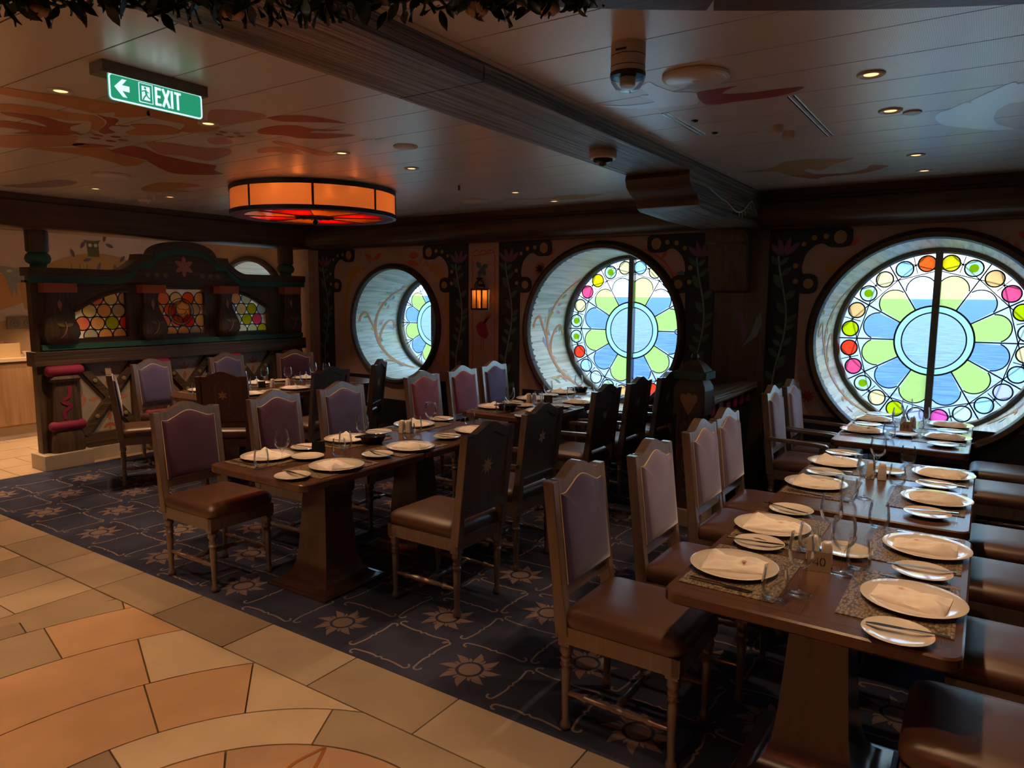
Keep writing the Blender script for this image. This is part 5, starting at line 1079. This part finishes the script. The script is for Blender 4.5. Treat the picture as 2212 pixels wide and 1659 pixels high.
for s_, y in zip(('near', 'middle', 'far'), (4.93, 5.53, 6.08)):
    setting(TC, s_ + ' left', -3.455, y - 0.02, 1, tumb=(s_ != 'far')); setting(TC, s_ + ' right', -3.00, y + 0.02, -1, fork=True, wine=False)
for s_, x, y, sd in (('near left', -6.40, 4.10, 1), ('middle left', -6.44, 4.75, 1), ('far left', -6.42, 5.38, 1), ('near right', -5.80, 4.18, -1), ('middle right', -5.79, 4.70, -1), ('far right', -5.80, 5.25, -1)): setting(TD, s_, x, y, sd, wine=True)
def shakers(x, y, tb, dx=0.05, dy=-0.03):
    ware('shaker', x, y, TZ, 'white salt shaker on ' + tb, 'shaker', 'shakers'); ware('shaker', x + dx, y + dy, TZ, 'white pepper shaker beside the salt on ' + tb, 'shaker', 'shakers', 0.2)
shakers(-0.475, 2.70, T1, 0.055, -0.045); shakers(-0.465, 4.13, T2, 0.055, 0.0); shakers(-0.47, 5.90, T3_, 0.06, 0.0); shakers(-3.335, 3.62, TA, 0.035, 0.03); shakers(-3.36, 5.30, TC, 0.03, 0.04); shakers(-6.08, 4.66, TD, 0.09, 0.12)
for x, y, tb in ((-0.385, 2.83, T1), (-0.41, 4.30, T2), (-0.435, 5.57, T3_), (-3.25, 2.72, TA), (-3.29, 5.11, TC)):
    ware('bread_plate', x, y, TZ, 'small white plate in the middle of ' + tb, 'plate', 'centre plates')
# black oval dishes
def dish(x, y, tb, rz):
    d = thing('serving_dish', (x, y, TZ), 'shiny black oval dish with lip handles on ' + tb, 'dish', None, rz)
    mb = MB(); rings = []
    for a, b_, z in ((0.055, 0.035, 0.0), (0.062, 0.042, 0.004), (0.085, 0.062, 0.045), (0.090, 0.066, 0.05), (0.084, 0.060, 0.046), (0.058, 0.038, 0.010), (0.02, 0.012, 0.008)): rings.append([(p[0], p[1], z) for p in ell(0, 0, a, b_, 28)])
    mb.loft(rings); mb.build('bowl', 'black_glaze', d, smooth=55)
    for sg in (-1, 1):
        mb = MB(); mb.prism([(sg * 0.082, -0.03), (sg * 0.105, -0.022), (sg * 0.115, 0.0), (sg * 0.105, 0.022), (sg * 0.082, 0.03)], lambda u, v, w: (u, v, 0.044 + w), 0.006); mb.build('lip_handle', 'black_glaze', d, smooth=40)
dish(-3.25, 3.25, TA, 0.9); dish(-3.29, 4.86, TC, 0.7); dish(-3.34, 6.22, 'the window end of the middle window table', 0.8)
# table number tents with cut-out digits
DIG = {'4': [[(0.9, 0.0), (0.9, 1.0), (0.05, 0.3), (1.1, 0.3)]], '0': [[(0.42, 1.0), (0.15, 0.82), (0.05, 0.5), (0.15, 0.18), (0.42, 0.0)], [(0.62, 1.0), (0.9, 0.82), (1.0, 0.5), (0.9, 0.18), (0.62, 0.0)]],
       '3': [[(0.1, 0.9), (0.5, 1.0), (0.85, 0.82), (0.75, 0.6), (0.4, 0.53)], [(0.4, 0.53), (0.85, 0.42), (0.9, 0.15), (0.5, 0.0), (0.08, 0.1)]], '8': [[(0.5, 0.53), (0.15, 0.72), (0.3, 0.97), (0.7, 0.97), (0.85, 0.72), (0.5, 0.53), (0.1, 0.28), (0.25, 0.02), (0.75, 0.02), (0.9, 0.28), (0.5, 0.53)]]}
def number(x, y, txt, rz, label, mat='brass_sign'):
    s = thing('table_number', (x, y, TZ), label, 'sign', None, rz)
    for k, nm in ((1, 'front_plate'), (-1, 'back_plate')):
        mb = MB(); mb.loft([[(-0.038, -k * 0.020, 0.0), (0.038, -k * 0.020, 0.0), (0.038, -k * 0.0185, 0.0), (-0.038, -k * 0.0185, 0.0)], [(-0.038, -k * 0.0015, 0.066), (0.038, -k * 0.0015, 0.066), (0.038, 0.0, 0.066), (-0.038, 0.0, 0.066)]])
        pl = mb.build(nm, mat if k == 1 else 'sign_black', s)
        if k == 1 and txt:
            mb = MB()
            for i, ch in enumerate(txt):
                for ln in DIG[ch]:
                    stroke(mb, [(-0.021 + i * 0.023 + p * 0.017, 0.020 + q * 0.026) for p, q in ln], 0.0034, lambda u, v, w: (u, -0.0208 + v * 0.0185 / 0.066, v), 0)
            mb.build('digits', 'sign_black', pl)
number(-0.435, 2.60, '40', math.radians(14), 'small brass table tent reading 40'); number(-0.445, 5.80, '38', math.radians(5), 'small dark table tent reading 38 by the window')
number(-3.33, 2.87, '3', math.radians(62), 'small black table tent on the centre table', 'sign_black'); number(-3.25, 5.45, '', math.radians(35), 'small brown table tent on the middle window table', 'pedestal_wood')
number(-6.15, 4.58, '', math.radians(60), 'small black table tent on the partition table', 'sign_black')
# ================================================================== lamps and ceiling fittings
def ringm(r0, r1, z0, z1, n=64): return MB().loft([[(r * math.cos(2 * PI * k / n), r * math.sin(2 * PI * k / n), z) for r, z in ((r0, z0), (r1, z0), (r1, z1), (r0, z1))] for k in list(range(n)) + [0]], cap=False)
CR, CH0, CH1 = 0.69, -0.235, -0.006
def chandelier(x, y, label, watts, glass='amber_glass', bcol=(1.0, 0.62, 0.32)):
    ch = thing('drum_chandelier', (x, y, CEIL), label, 'ceiling light', 'drum chandeliers')
    ringm(CR - 0.02, CR + 0.008, CH1 - 0.035, CH1).build('top_ring', 'black_iron', ch, smooth=40); ringm(CR - 0.02, CR + 0.008, CH0, CH0 + 0.032).build('bottom_ring', 'black_iron', ch, smooth=40)
    ringm(CR - 0.11, CR - 0.015, CH0 + 0.002, CH0 + 0.010).build('floral_band', 'paint_lily', ch, smooth=40)
    NB = 8
    for k in range(NB):
        a0, a1 = 2 * PI * k / NB + 0.05, 2 * PI * (k + 1) / NB + 0.05
        pts = [a0 + (a1 - a0) * i / 10 for i in range(11)]
        MB().quadstrip([(CR * math.cos(a), CR * math.sin(a), CH1 - 0.03) for a in pts], [(CR * math.cos(a), CR * math.sin(a), CH0 + 0.028) for a in pts]).build('glass_panel', glass, ch, smooth=60)
        c, s_ = math.cos(a0), math.sin(a0)
        mb = MB(); mb.tube([(CR * c, CR * s_, CH1 - 0.02), (CR * c, CR * s_, CH0 + 0.02)], 0.010, 6); mb.build('bar', 'black_iron', ch)
    for k in range(8):                          # coloured leaves of the underside
        a0 = 2 * PI * k / 8; rr = CR - 0.11
        poly = [(0.16 * math.cos(a0), 0.16 * math.sin(a0))] + [(rr * math.cos(a0 + PI / 4 * i / 8), rr * math.sin(a0 + PI / 4 * i / 8)) for i in range(9)] + [(0.16 * math.cos(a0 + PI / 4), 0.16 * math.sin(a0 + PI / 4))]
        mb = MB(); mb.prism(poly, lambda u, v, w: (u, v, CH0 + 0.006 + w), 0.004); mb.build('glass_petal', 'lamp_glass_orange' if k % 2 else 'lamp_glass_red', ch)
        mb = MB(); mb.tube([(0.16 * math.cos(a0), 0.16 * math.sin(a0), CH0 + 0.004), (rr * math.cos(a0), rr * math.sin(a0), CH0 + 0.004)], 0.005, 5); mb.build('lead_bar', 'black_iron', ch)
    mb = MB(); mb.prism(ell(0, 0, 0.17, None, 24), lambda u, v, w: (u, v, CH0 + w), 0.008); mb.build('centre_plate', 'bronze_frame', ch)
    mb = MB()
    for k in range(12): mb.tube([(0.02 * math.cos(k), 0.02 * math.sin(k), CH0 - 0.002), (0.16 * math.cos(k * PI / 6), 0.16 * math.sin(k * PI / 6), CH0 - 0.002)], 0.006, 5)
    mb.build('filigree', 'black_iron', ch)
    mb = MB(); mb.lathe([(0.004, CH0 - 0.07), (0.02, CH0 - 0.055), (0.022, CH0 - 0.035), (0.01, CH0 - 0.015), (0.03, CH0)], 12); mb.build('finial', 'black_iron', ch, smooth=50)
    mb = MB(); mb.lathe([(0.05, -0.03), (0.05, 0.0)], 16); mb.build('mount', 'black_iron', ch)
    mb = MB(); mb.prism(ell(0, 0, CR - 0.02, None, 48), lambda u, v, w: (u, v, CH1 - 0.004 + w), 0.003); mb.build('reflector', 'white_plastic', ch)
    for k in range(4): a = k * PI / 2 + 0.5; point('bulb', (0.36 * math.cos(a), 0.36 * math.sin(a), -0.12), watts, 0.035, ch, bcol)
chandelier(-4.95, 4.30, 'round amber glass drum light with stained glass underside over the dining tables', 1.15)
chandelier(-0.6, -2.2, 'added frosted drum light brightening the room from behind the camera', 10.0, 'frosted_glass', (1.0, 0.80, 0.60))  # added lamp out of view, fill light for ceiling and dark walls
chandelier(-5.2, -1.6, 'added frosted drum light brightening the room from the left end of the hall', 10.0, 'frosted_glass', (1.0, 0.80, 0.60))  # second added fill lamp, unseen, lifts the ambient light from the left
# wall lantern
ln = thing('wall_lantern', (-4.70, WALL_Y - 0.012, 1.70), 'black iron wall lantern with glowing amber glass', 'lantern')
MB().box(-0.075, 0.075, -0.125, -0.005, -0.155, -0.135).build('base', 'black_iron', ln, bevel=0.003); MB().box(-0.078, 0.078, -0.128, -0.004, 0.06, 0.08).build('roof_plate', 'black_iron', ln, bevel=0.003)
for u in (-0.069, 0.069):
    for v in (-0.119, -0.012): MB().box(u - 0.006, u + 0.006, v - 0.006, v + 0.006, -0.14, 0.07).build('corner_bar', 'black_iron', ln)
MB().box(-0.006, 0.006, -0.126, -0.118, -0.14, 0.07).build('corner_bar', 'black_iron', ln)
for poly in ((-0.063, 0.063, -0.117, -0.115), (-0.070, -0.068, -0.112, -0.018), (0.068, 0.070, -0.112, -0.018)): MB().box(*poly, -0.135, 0.06).build('pane', 'lantern_glass', ln)
for sg in (-1, 1):
    mb = MB(); mb.tube([(sg * 0.068, -0.065, 0.08), (sg * 0.062, -0.065, 0.12), (sg * 0.04, -0.065, 0.155), (0.0, -0.065, 0.175)], 0.006, 6); mb.build('hoop', 'black_iron', ln, smooth=60)
mb = MB(); mb.tube([(0, -0.118, 0.08), (0, -0.112, 0.12), (0, -0.09, 0.155), (0, -0.065, 0.175)], 0.006, 6); mb.build('hoop', 'black_iron', ln, smooth=60)
mb = MB(); mb.lathe([(0.004, 0.165), (0.016, 0.17), (0.036, 0.185), (0.036, 0.195), (0.012, 0.205)], 12, (0, -0.065, 0)); mb.build('crown', 'black_iron', ln, smooth=50)
MB().box(-0.02, 0.02, -0.065, 0.0115, 0.10, 0.13).build('bracket', 'black_iron', ln)
mb = MB(); mb.lathe([(0.008, -0.135), (0.008, -0.06), (0.014, -0.04), (0.012, -0.01), (0.003, 0.015)], 10, (0, -0.062, 0)); mb.build('bulb', 'lamp_glow', ln, smooth=60)
point('lantern_light', (0, -0.062, 0.03), 0.18, 0.015, ln, (1.0, 0.55, 0.22))
# recessed downlights
def downlight(x, y, label, watts=1.0, glow='lamp_glow', lit=True):
    d = thing('downlight', (x, y, CEIL), label, 'downlight', 'recessed downlights')
    mb = MB(); n = 28
    mb.loft([[(r * math.cos(2 * PI * k / n), r * math.sin(2 * PI * k / n), z) for r, z in ((0.054, 0.0), (0.054, -0.004), (0.048, -0.008), (0.034, -0.006), (0.027, 0.0))] for k in list(range(n)) + [0]], cap=False)
    mb.build('trim_ring', 'white_plastic', d, smooth=40)
    mb = MB(); mb.prism(ell(0, 0, 0.0275, None, 20), lambda u, v, w: (u, v, -0.003 + w), 0.002); mb.build('lens', glow, d)
    if lit: spot('downlight_lamp', (0, 0, -0.02), LAMP_W * watts, 84, 0.5, 0.03, d)
    return d
for x, y, lb, w in ((-0.47, 3.30, 'lit downlight nearest the camera on the right ceiling', 1.0), (-0.47, 3.97, 'lit downlight beside a small flat disc on the right ceiling', 1.0), (-0.46, 5.25, 'dim downlight third from the camera on the right ceiling', 0.5), (-0.46, 5.91, 'lit downlight nearest the cornice on the right ceiling', 0.6),
                 (-3.53, 1.63, 'lit downlight beside the exit sign', 1.0), (-3.51, 3.28, 'reddish downlight above the drum chandelier rim', 1.0), (-3.50, 3.93, 'downlight right of the drum chandelier', 0.9), (-3.52, 5.30, 'small bright downlight before the middle window', 0.6), (-3.52, 5.97, 'small bright downlight nearest the cornice before the middle window', 0.5),
                 (-6.50, 3.23, 'bright downlight over the near end of the partition', 1.8), (-6.44, 3.87, 'bright downlight over the partition table', 1.8), (-6.45, 5.1, 'downlight over the far end of the partition table', 1.4),
                 (-0.47, 1.63, 'downlight above the stone walkway right of camera', 1.0), (-0.47, 2.35, 'downlight above the near end of table forty', 0.9), (-3.52, 2.35, 'downlight above the near end of centre table', 0.9), (-5.3, 1.2, 'downlight over the left stone walkway', 2.2), (-2.95, 0.9, 'downlight over the stone medallion', 2.1), (-1.0, 0.5, 'downlight over the camera side of the stone medallion', 1.4), (-4.2, -0.2, 'downlight over the stone hall behind', 1.2)):
    downlight(x, y, lb, w)
for x, y in ((-8.4, 3.2), (-8.9, 4.4), (-8.6, 5.4), (-8.3, 2.0)): downlight(x, y, 'downlight over the service counter aisle, %s' % {3.2: 'second', 4.4: 'third', 5.4: 'fourth', 2.0: 'first'}[y] + ' along', 4.0, 'lamp_glow_white')
# exit sign
ex = thing('exit_sign', (-2.97, 1.73, CEIL), 'green illuminated exit sign with white arrow and running figure', 'exit sign')
MB().box(-0.05, 0.05, -0.225, 0.225, -0.045, 0.0).build('housing', 'housing_grey', ex, bevel=0.003)
EXX = 0.036; e3 = lambda u, v, w: (EXX + 0.0042 + w, u, v)
o_ = rrect(-0.20, 0.20, -0.143, -0.038, 0.016, 4)
mb = MB(); mb.prism(o_, lambda u, v, w: (EXX - 0.004 + w, u, v), 0.008); pn = mb.build('panel', 'sign_green', ex)
mb = MB(); stroke(mb, [p for p in rrect(-0.1965, 0.1965, -0.1395, -0.043, 0.014, 4)], 0.007, e3, 0.0004, True); mb.build('border', 'sign_white', pn)
MB().box(EXX - 0.0045, EXX + 0.0048, -0.198, 0.198, -0.0455, -0.043).build('light_edge', 'sign_edge', pn)
def sgn(nm, polys=(), lines=()):
    mb = MB()
    for p in polys: flat(mb, p, e3, 0.0006)
    for pts, w in lines: stroke(mb, pts, w, e3, 0.0006)
    return mb.build(nm, 'sign_white', pn)
az = -0.090
sgn('arrow', [[(-0.178, az), (-0.146, az + 0.034), (-0.128, az + 0.034), (-0.147, az + 0.011), (-0.118, az + 0.011), (-0.118, az - 0.011), (-0.147, az - 0.011), (-0.128, az - 0.034), (-0.146, az - 0.034)]])
dx = -0.052
sgn('pictogram', [[(dx - 0.016, az - 0.026), (dx + 0.018, az - 0.026), (dx + 0.018, az + 0.028), (dx - 0.016, az + 0.028)]], [([(dx - 0.027, az - 0.036), (dx + 0.029, az - 0.036), (dx + 0.029, az + 0.038), (dx - 0.027, az + 0.038), (dx - 0.027, az - 0.036)], 0.004)])
mb = MB(); q3 = lambda u, v, w: e3(u, v, 0.0012)
flat(mb, ell(dx - 0.002, az + 0.021, 0.005, None, 10), q3, 0)
for pts, w in (([(dx - 0.001, az + 0.014), (dx + 0.003, az - 0.004)], 0.009), ([(dx - 0.016, az + 0.006), (dx - 0.001, az + 0.012), (dx + 0.012, az + 0.004)], 0.0045), ([(dx + 0.003, az - 0.004), (dx - 0.006, az - 0.014), (dx - 0.012, az - 0.026)], 0.0055), ([(dx + 0.003, az - 0.004), (dx + 0.010, az - 0.014), (dx + 0.020, az - 0.018)], 0.0055)): stroke(mb, pts, w, q3, 0)
mb.build('running_figure', 'sign_green', pn)
lx, lh = -0.012, 0.036
sgn('letter_e', lines=[([(lx + 0.004, az - lh), (lx + 0.004, az + lh)], 0.0105), ([(lx, az + lh - 0.005), (lx + 0.026, az + lh - 0.005)], 0.010), ([(lx, az), (lx + 0.023, az)], 0.010), ([(lx, az - lh + 0.005), (lx + 0.026, az - lh + 0.005)], 0.010)])
sgn('letter_x', lines=[([(lx + 0.033, az - lh), (lx + 0.061, az + lh)], 0.011), ([(lx + 0.061, az - lh), (lx + 0.033, az + lh)], 0.011)])
sgn('letter_i', lines=[([(lx + 0.073, az - lh), (lx + 0.073, az + lh)], 0.0105)])
sgn('letter_t', lines=[([(lx + 0.099, az - lh), (lx + 0.099, az + lh - 0.004)], 0.0105), ([(lx + 0.084, az + lh - 0.005), (lx + 0.114, az + lh - 0.005)], 0.010)])
# loudspeakers, detectors, camera, sprinkler
for x, y, lb in ((-1.07, 2.94, 'round white ceiling loudspeaker near the hanging detector'), (-5.65, 2.93, 'round ceiling loudspeaker left of the drum chandelier'), (-4.13, 5.53, 'round ceiling loudspeaker near the cornice')):
    d = thing('ceiling_speaker', (x, y, CEIL), lb, 'loudspeaker', 'ceiling loudspeakers')
    mb = MB(); mb.lathe([(0.133, 0.0), (0.137, -0.006), (0.134, -0.014), (0.124, -0.018)], 36); mb.build('rim', 'white_plastic', d, smooth=40)
    mb = MB(); mb.lathe([(0.124, -0.0165), (0.116, -0.021), (0.001, -0.023)], 36); gl = mb.build('grille', 'ceiling_panel', d, smooth=40)
    MB().box(-0.012, 0.012, -0.006, 0.006, -0.0245, -0.022).build('badge', 'white_plastic', d)
dt = thing('beacon', (-1.15, 2.46, CEIL), 'white cylindrical ceiling beacon with clear glass tip', 'detector')
mb = MB(); mb.lathe([(0.062, 0.0), (0.062, -0.10)], 24); bd = mb.build('body', 'white_plastic', dt, smooth=40)
for z in (-0.045, -0.082): ringm(0.0622, 0.0628, z, z + 0.002, 24).build('print_line', 'black_plastic', bd)
MB().box(-0.02, 0.02, -0.0628, -0.0618, -0.035, -0.028).build('print_label', 'black_plastic', bd)
mb = MB(); mb.lathe([(0.064, -0.10), (0.064, -0.115)], 24); mb.build('collar', 'black_plastic', dt, smooth=40)
mb = MB(); mb.lathe([(0.062, -0.115), (0.060, -0.13), (0.040, -0.158), (0.03, -0.160)], 24); mb.build('lens_cover', 'drinking_glass', dt, smooth=30)
mb = MB(); mb.lathe([(0.028, -0.115), (0.028, -0.14), (0.024, -0.145)], 16); mb.build('lamp', 'white_plastic', dt, smooth=30)
cc = thing('dome_camera', (-1.90, 3.76, BZ), 'white dome camera under the ceiling beam', 'camera')
mb = MB(); mb.lathe([(0.075, 0.0), (0.078, -0.004), (0.078, -0.038), (0.072, -0.044)], 28); mb.build('housing', 'white_plastic', cc, smooth=40)
mb = MB(); mb.lathe([(0.058, -0.042), (0.055, -0.056), (0.038, -0.066), (0.02, -0.068)], 24); mb.build('bezel', 'black_plastic', cc, smooth=40)
mb = MB(); mb.lathe([(0.024, -0.066), (0.02, -0.078), (0.005, -0.084)], 16); mb.build('lens', 'black_glaze', cc, smooth=60)
for x, y, lb in ((-1.005, 4.0, 'small white ceiling cup nearer the loudspeaker'), (-0.985, 4.17, 'small white ceiling cup nearer the cornice'), (-6.55, 3.75, 'small white ceiling cup over the partition')):
    d = thing('ceiling_sensor', (x, y, CEIL), lb, 'sensor', 'ceiling sensors')
    mb = MB(); mb.lathe([(0.034, 0.0), (0.034, -0.03), (0.030, -0.04)], 18); mb.build('body', 'white_plastic', d, smooth=40); mb = MB(); mb.lathe([(0.028, -0.0395), (0.02, -0.042)], 18); mb.build('cap', 'ceiling_white', d)
sp = thing('sprinkler', (-3.65, 4.67, CEIL), 'small white sprinkler head with dark nozzle', 'sprinkler')
mb = MB(); mb.lathe([(0.03, 0.0), (0.028, -0.008), (0.012, -0.012)], 16); mb.build('rose', 'white_plastic', sp, smooth=40); mb = MB(); mb.lathe([(0.009, -0.012), (0.009, -0.045), (0.012, -0.05)], 10); mb.build('nozzle', 'black_plastic', sp, smooth=40)
sd = thing('smoke_detector', (-6.75, 3.80, CEIL), 'white round smoke detector over the partition table', 'detector')
mb = MB(); mb.lathe([(0.06, 0.0), (0.06, -0.02), (0.048, -0.034), (0.04, -0.036)], 22); mb.build('base', 'white_plastic', sd, smooth=40); mb = MB(); mb.lathe([(0.036, -0.036), (0.034, -0.052), (0.02, -0.058)], 18); mb.build('chamber', 'ceiling_white', sd, smooth=40)
for x, y, r, lb in ((-3.03, 3.35, 0.075, 'flat mirror-bright disc on the ceiling right of the chandelier'), (-0.385, 4.06, 0.042, 'flat white disc beside the right-hand downlights')):
    mb = MB(); mb.lathe([(r, 0.0), (r, -0.004), (r * 0.95, -0.007)], 28); tag(mb.build('ceiling_disc', 'white_plastic', None, smooth=40, loc=(x, y, CEIL)), lb, 'cover plate', 'ceiling cover discs')
for x, y0, y1, lb in ((-1.405, 3.44, 4.0, 'narrow metal ceiling slot nearer the beam'), (-0.815, 3.45, 4.4, 'narrow metal ceiling slot nearer the downlights')):
    d = thing('ceiling_slot', (x, (y0 + y1) / 2, CEIL), lb, 'slot', 'ceiling slots')
    for u in (-0.016, 0.010): MB().box(u, u + 0.007, -(y1 - y0) / 2, (y1 - y0) / 2, -0.004, 0.0).build('rail', 'steel', d)
for x, y, lb in ((-1.33, 3.66, 'tiny black ceiling port nearer the loudspeaker'), (-1.33, 3.98, 'tiny black ceiling port nearer the beam')):
    mb = MB(); mb.lathe([(0.018, 0.0), (0.017, -0.006), (0.010, -0.008)], 14); tag(mb.build('ceiling_port', 'black_plastic', None, smooth=40, loc=(x, y, CEIL)), lb, 'ceiling port', 'ceiling ports')
# ================================================================== ring beam and leafy garland above the camera
RCX, RCY, RR, RZ = 2.163, -2.333, 4.99, 2.40
rb = thing('ring_beam', (RCX, RCY, 0), 'curved dark timber beam overhead, trimmed with a leafy garland', 'beam')
def rp_(a, r, z): return (r * math.cos(a), r * math.sin(a), z)
for k in range(7):
    a0, a1 = math.radians(88 + 12 * k + 0.1), math.radians(88 + 12 * k + 11.9)
    if k == 0: a0 = math.radians(84)
    mb = MB(); mb.loft([[rp_(a, RR - 0.16, RZ), rp_(a, RR, RZ), rp_(a, RR, CEIL), rp_(a, RR - 0.16, CEIL)] for a in [a0 + (a1 - a0) * i / 8 for i in range(9)]]); mb.build('beam_section', 'beam_wood_x', rb, smooth=30)
ga = thing('leafy_garland', (RCX, RCY, RZ + 0.028), 'dark green leafy garland hanging along the curved overhead beam', 'garland')
lf = []
for k in range(4):
    mb = MB(); n = 4; V = []
    for i in range(n + 1):
        t = i / n; w = 0.011 * math.sin(PI * min(1, t * 0.93 + 0.07)) ; V += [(-w, 0.004 * math.sin(3 * t), -0.05 * t), (0, 0.002 + 0.006 * t * t * (k - 1.5), -0.05 * t - 0.001), (w, 0.004 * math.sin(3 * t), -0.05 * t)]
    Fq = []
    for i in range(n): Fq += [(3 * i, 3 * i + 1, 3 * i + 4, 3 * i + 3), (3 * i + 1, 3 * i + 2, 3 * i + 5, 3 * i + 4)]
    mb.add(V + [(x, y + 0.0012, z) for x, y, z in V], Fq + [tuple(15 + q for q in reversed(f)) for f in Fq]); lf.append(mb.mesh('leaf', 'leaf_dark', smooth=60))
rg_ = random.Random(5)
A0, A1 = math.radians(127.3), math.radians(143.5)
sag = lambda a: -0.085 * max(0.0, (math.degrees(a) - 127.0) / 13.0) ** 1.25
for s_ in range(2):
    st = []
    for i in range(60):
        a = A0 + (A1 - A0) * i / 59; st.append(rp_(a, RR - 0.03 + 0.03 * math.sin(i * 1.3 + s_ * 2), -0.012 - 0.012 * math.sin(i * 0.9 + s_) + sag(a)))
    mb = MB(); mb.tube(st, 0.004, 5); mb.build('stem', 'leaf_dark', ga, smooth=60)
for i in range(290):
    a = rg_.uniform(A0, A1); o = link('leaf', rg_.choice(lf), ga, rp_(a, RR - 0.03 + rg_.uniform(-0.05, 0.035), rg_.uniform(-0.030, 0.012) + sag(a)))
    o.rotation_euler = (rg_.uniform(-1.0, 1.0), rg_.uniform(-1.1, 1.1), rg_.uniform(0, 6.28)); s_ = rg_.uniform(0.7, 1.1); o.scale = (s_, s_, s_)
for a in (128.6, 130.6, 137.0, 141.5):
    f_ = link('blossom', None, ga, rp_(math.radians(a), RR - 0.02, -0.02 + sag(math.radians(a))))
    for k in range(6):
        mb = MB(); mb.lathe([(0.002, 0.0), (0.012, 0.008), (0.014, 0.02), (0.006, 0.032)], 7); p_ = mb.build('petal', 'petal_pale', f_, smooth=60); p_.rotation_euler = (2.3, 0, k * PI / 3)
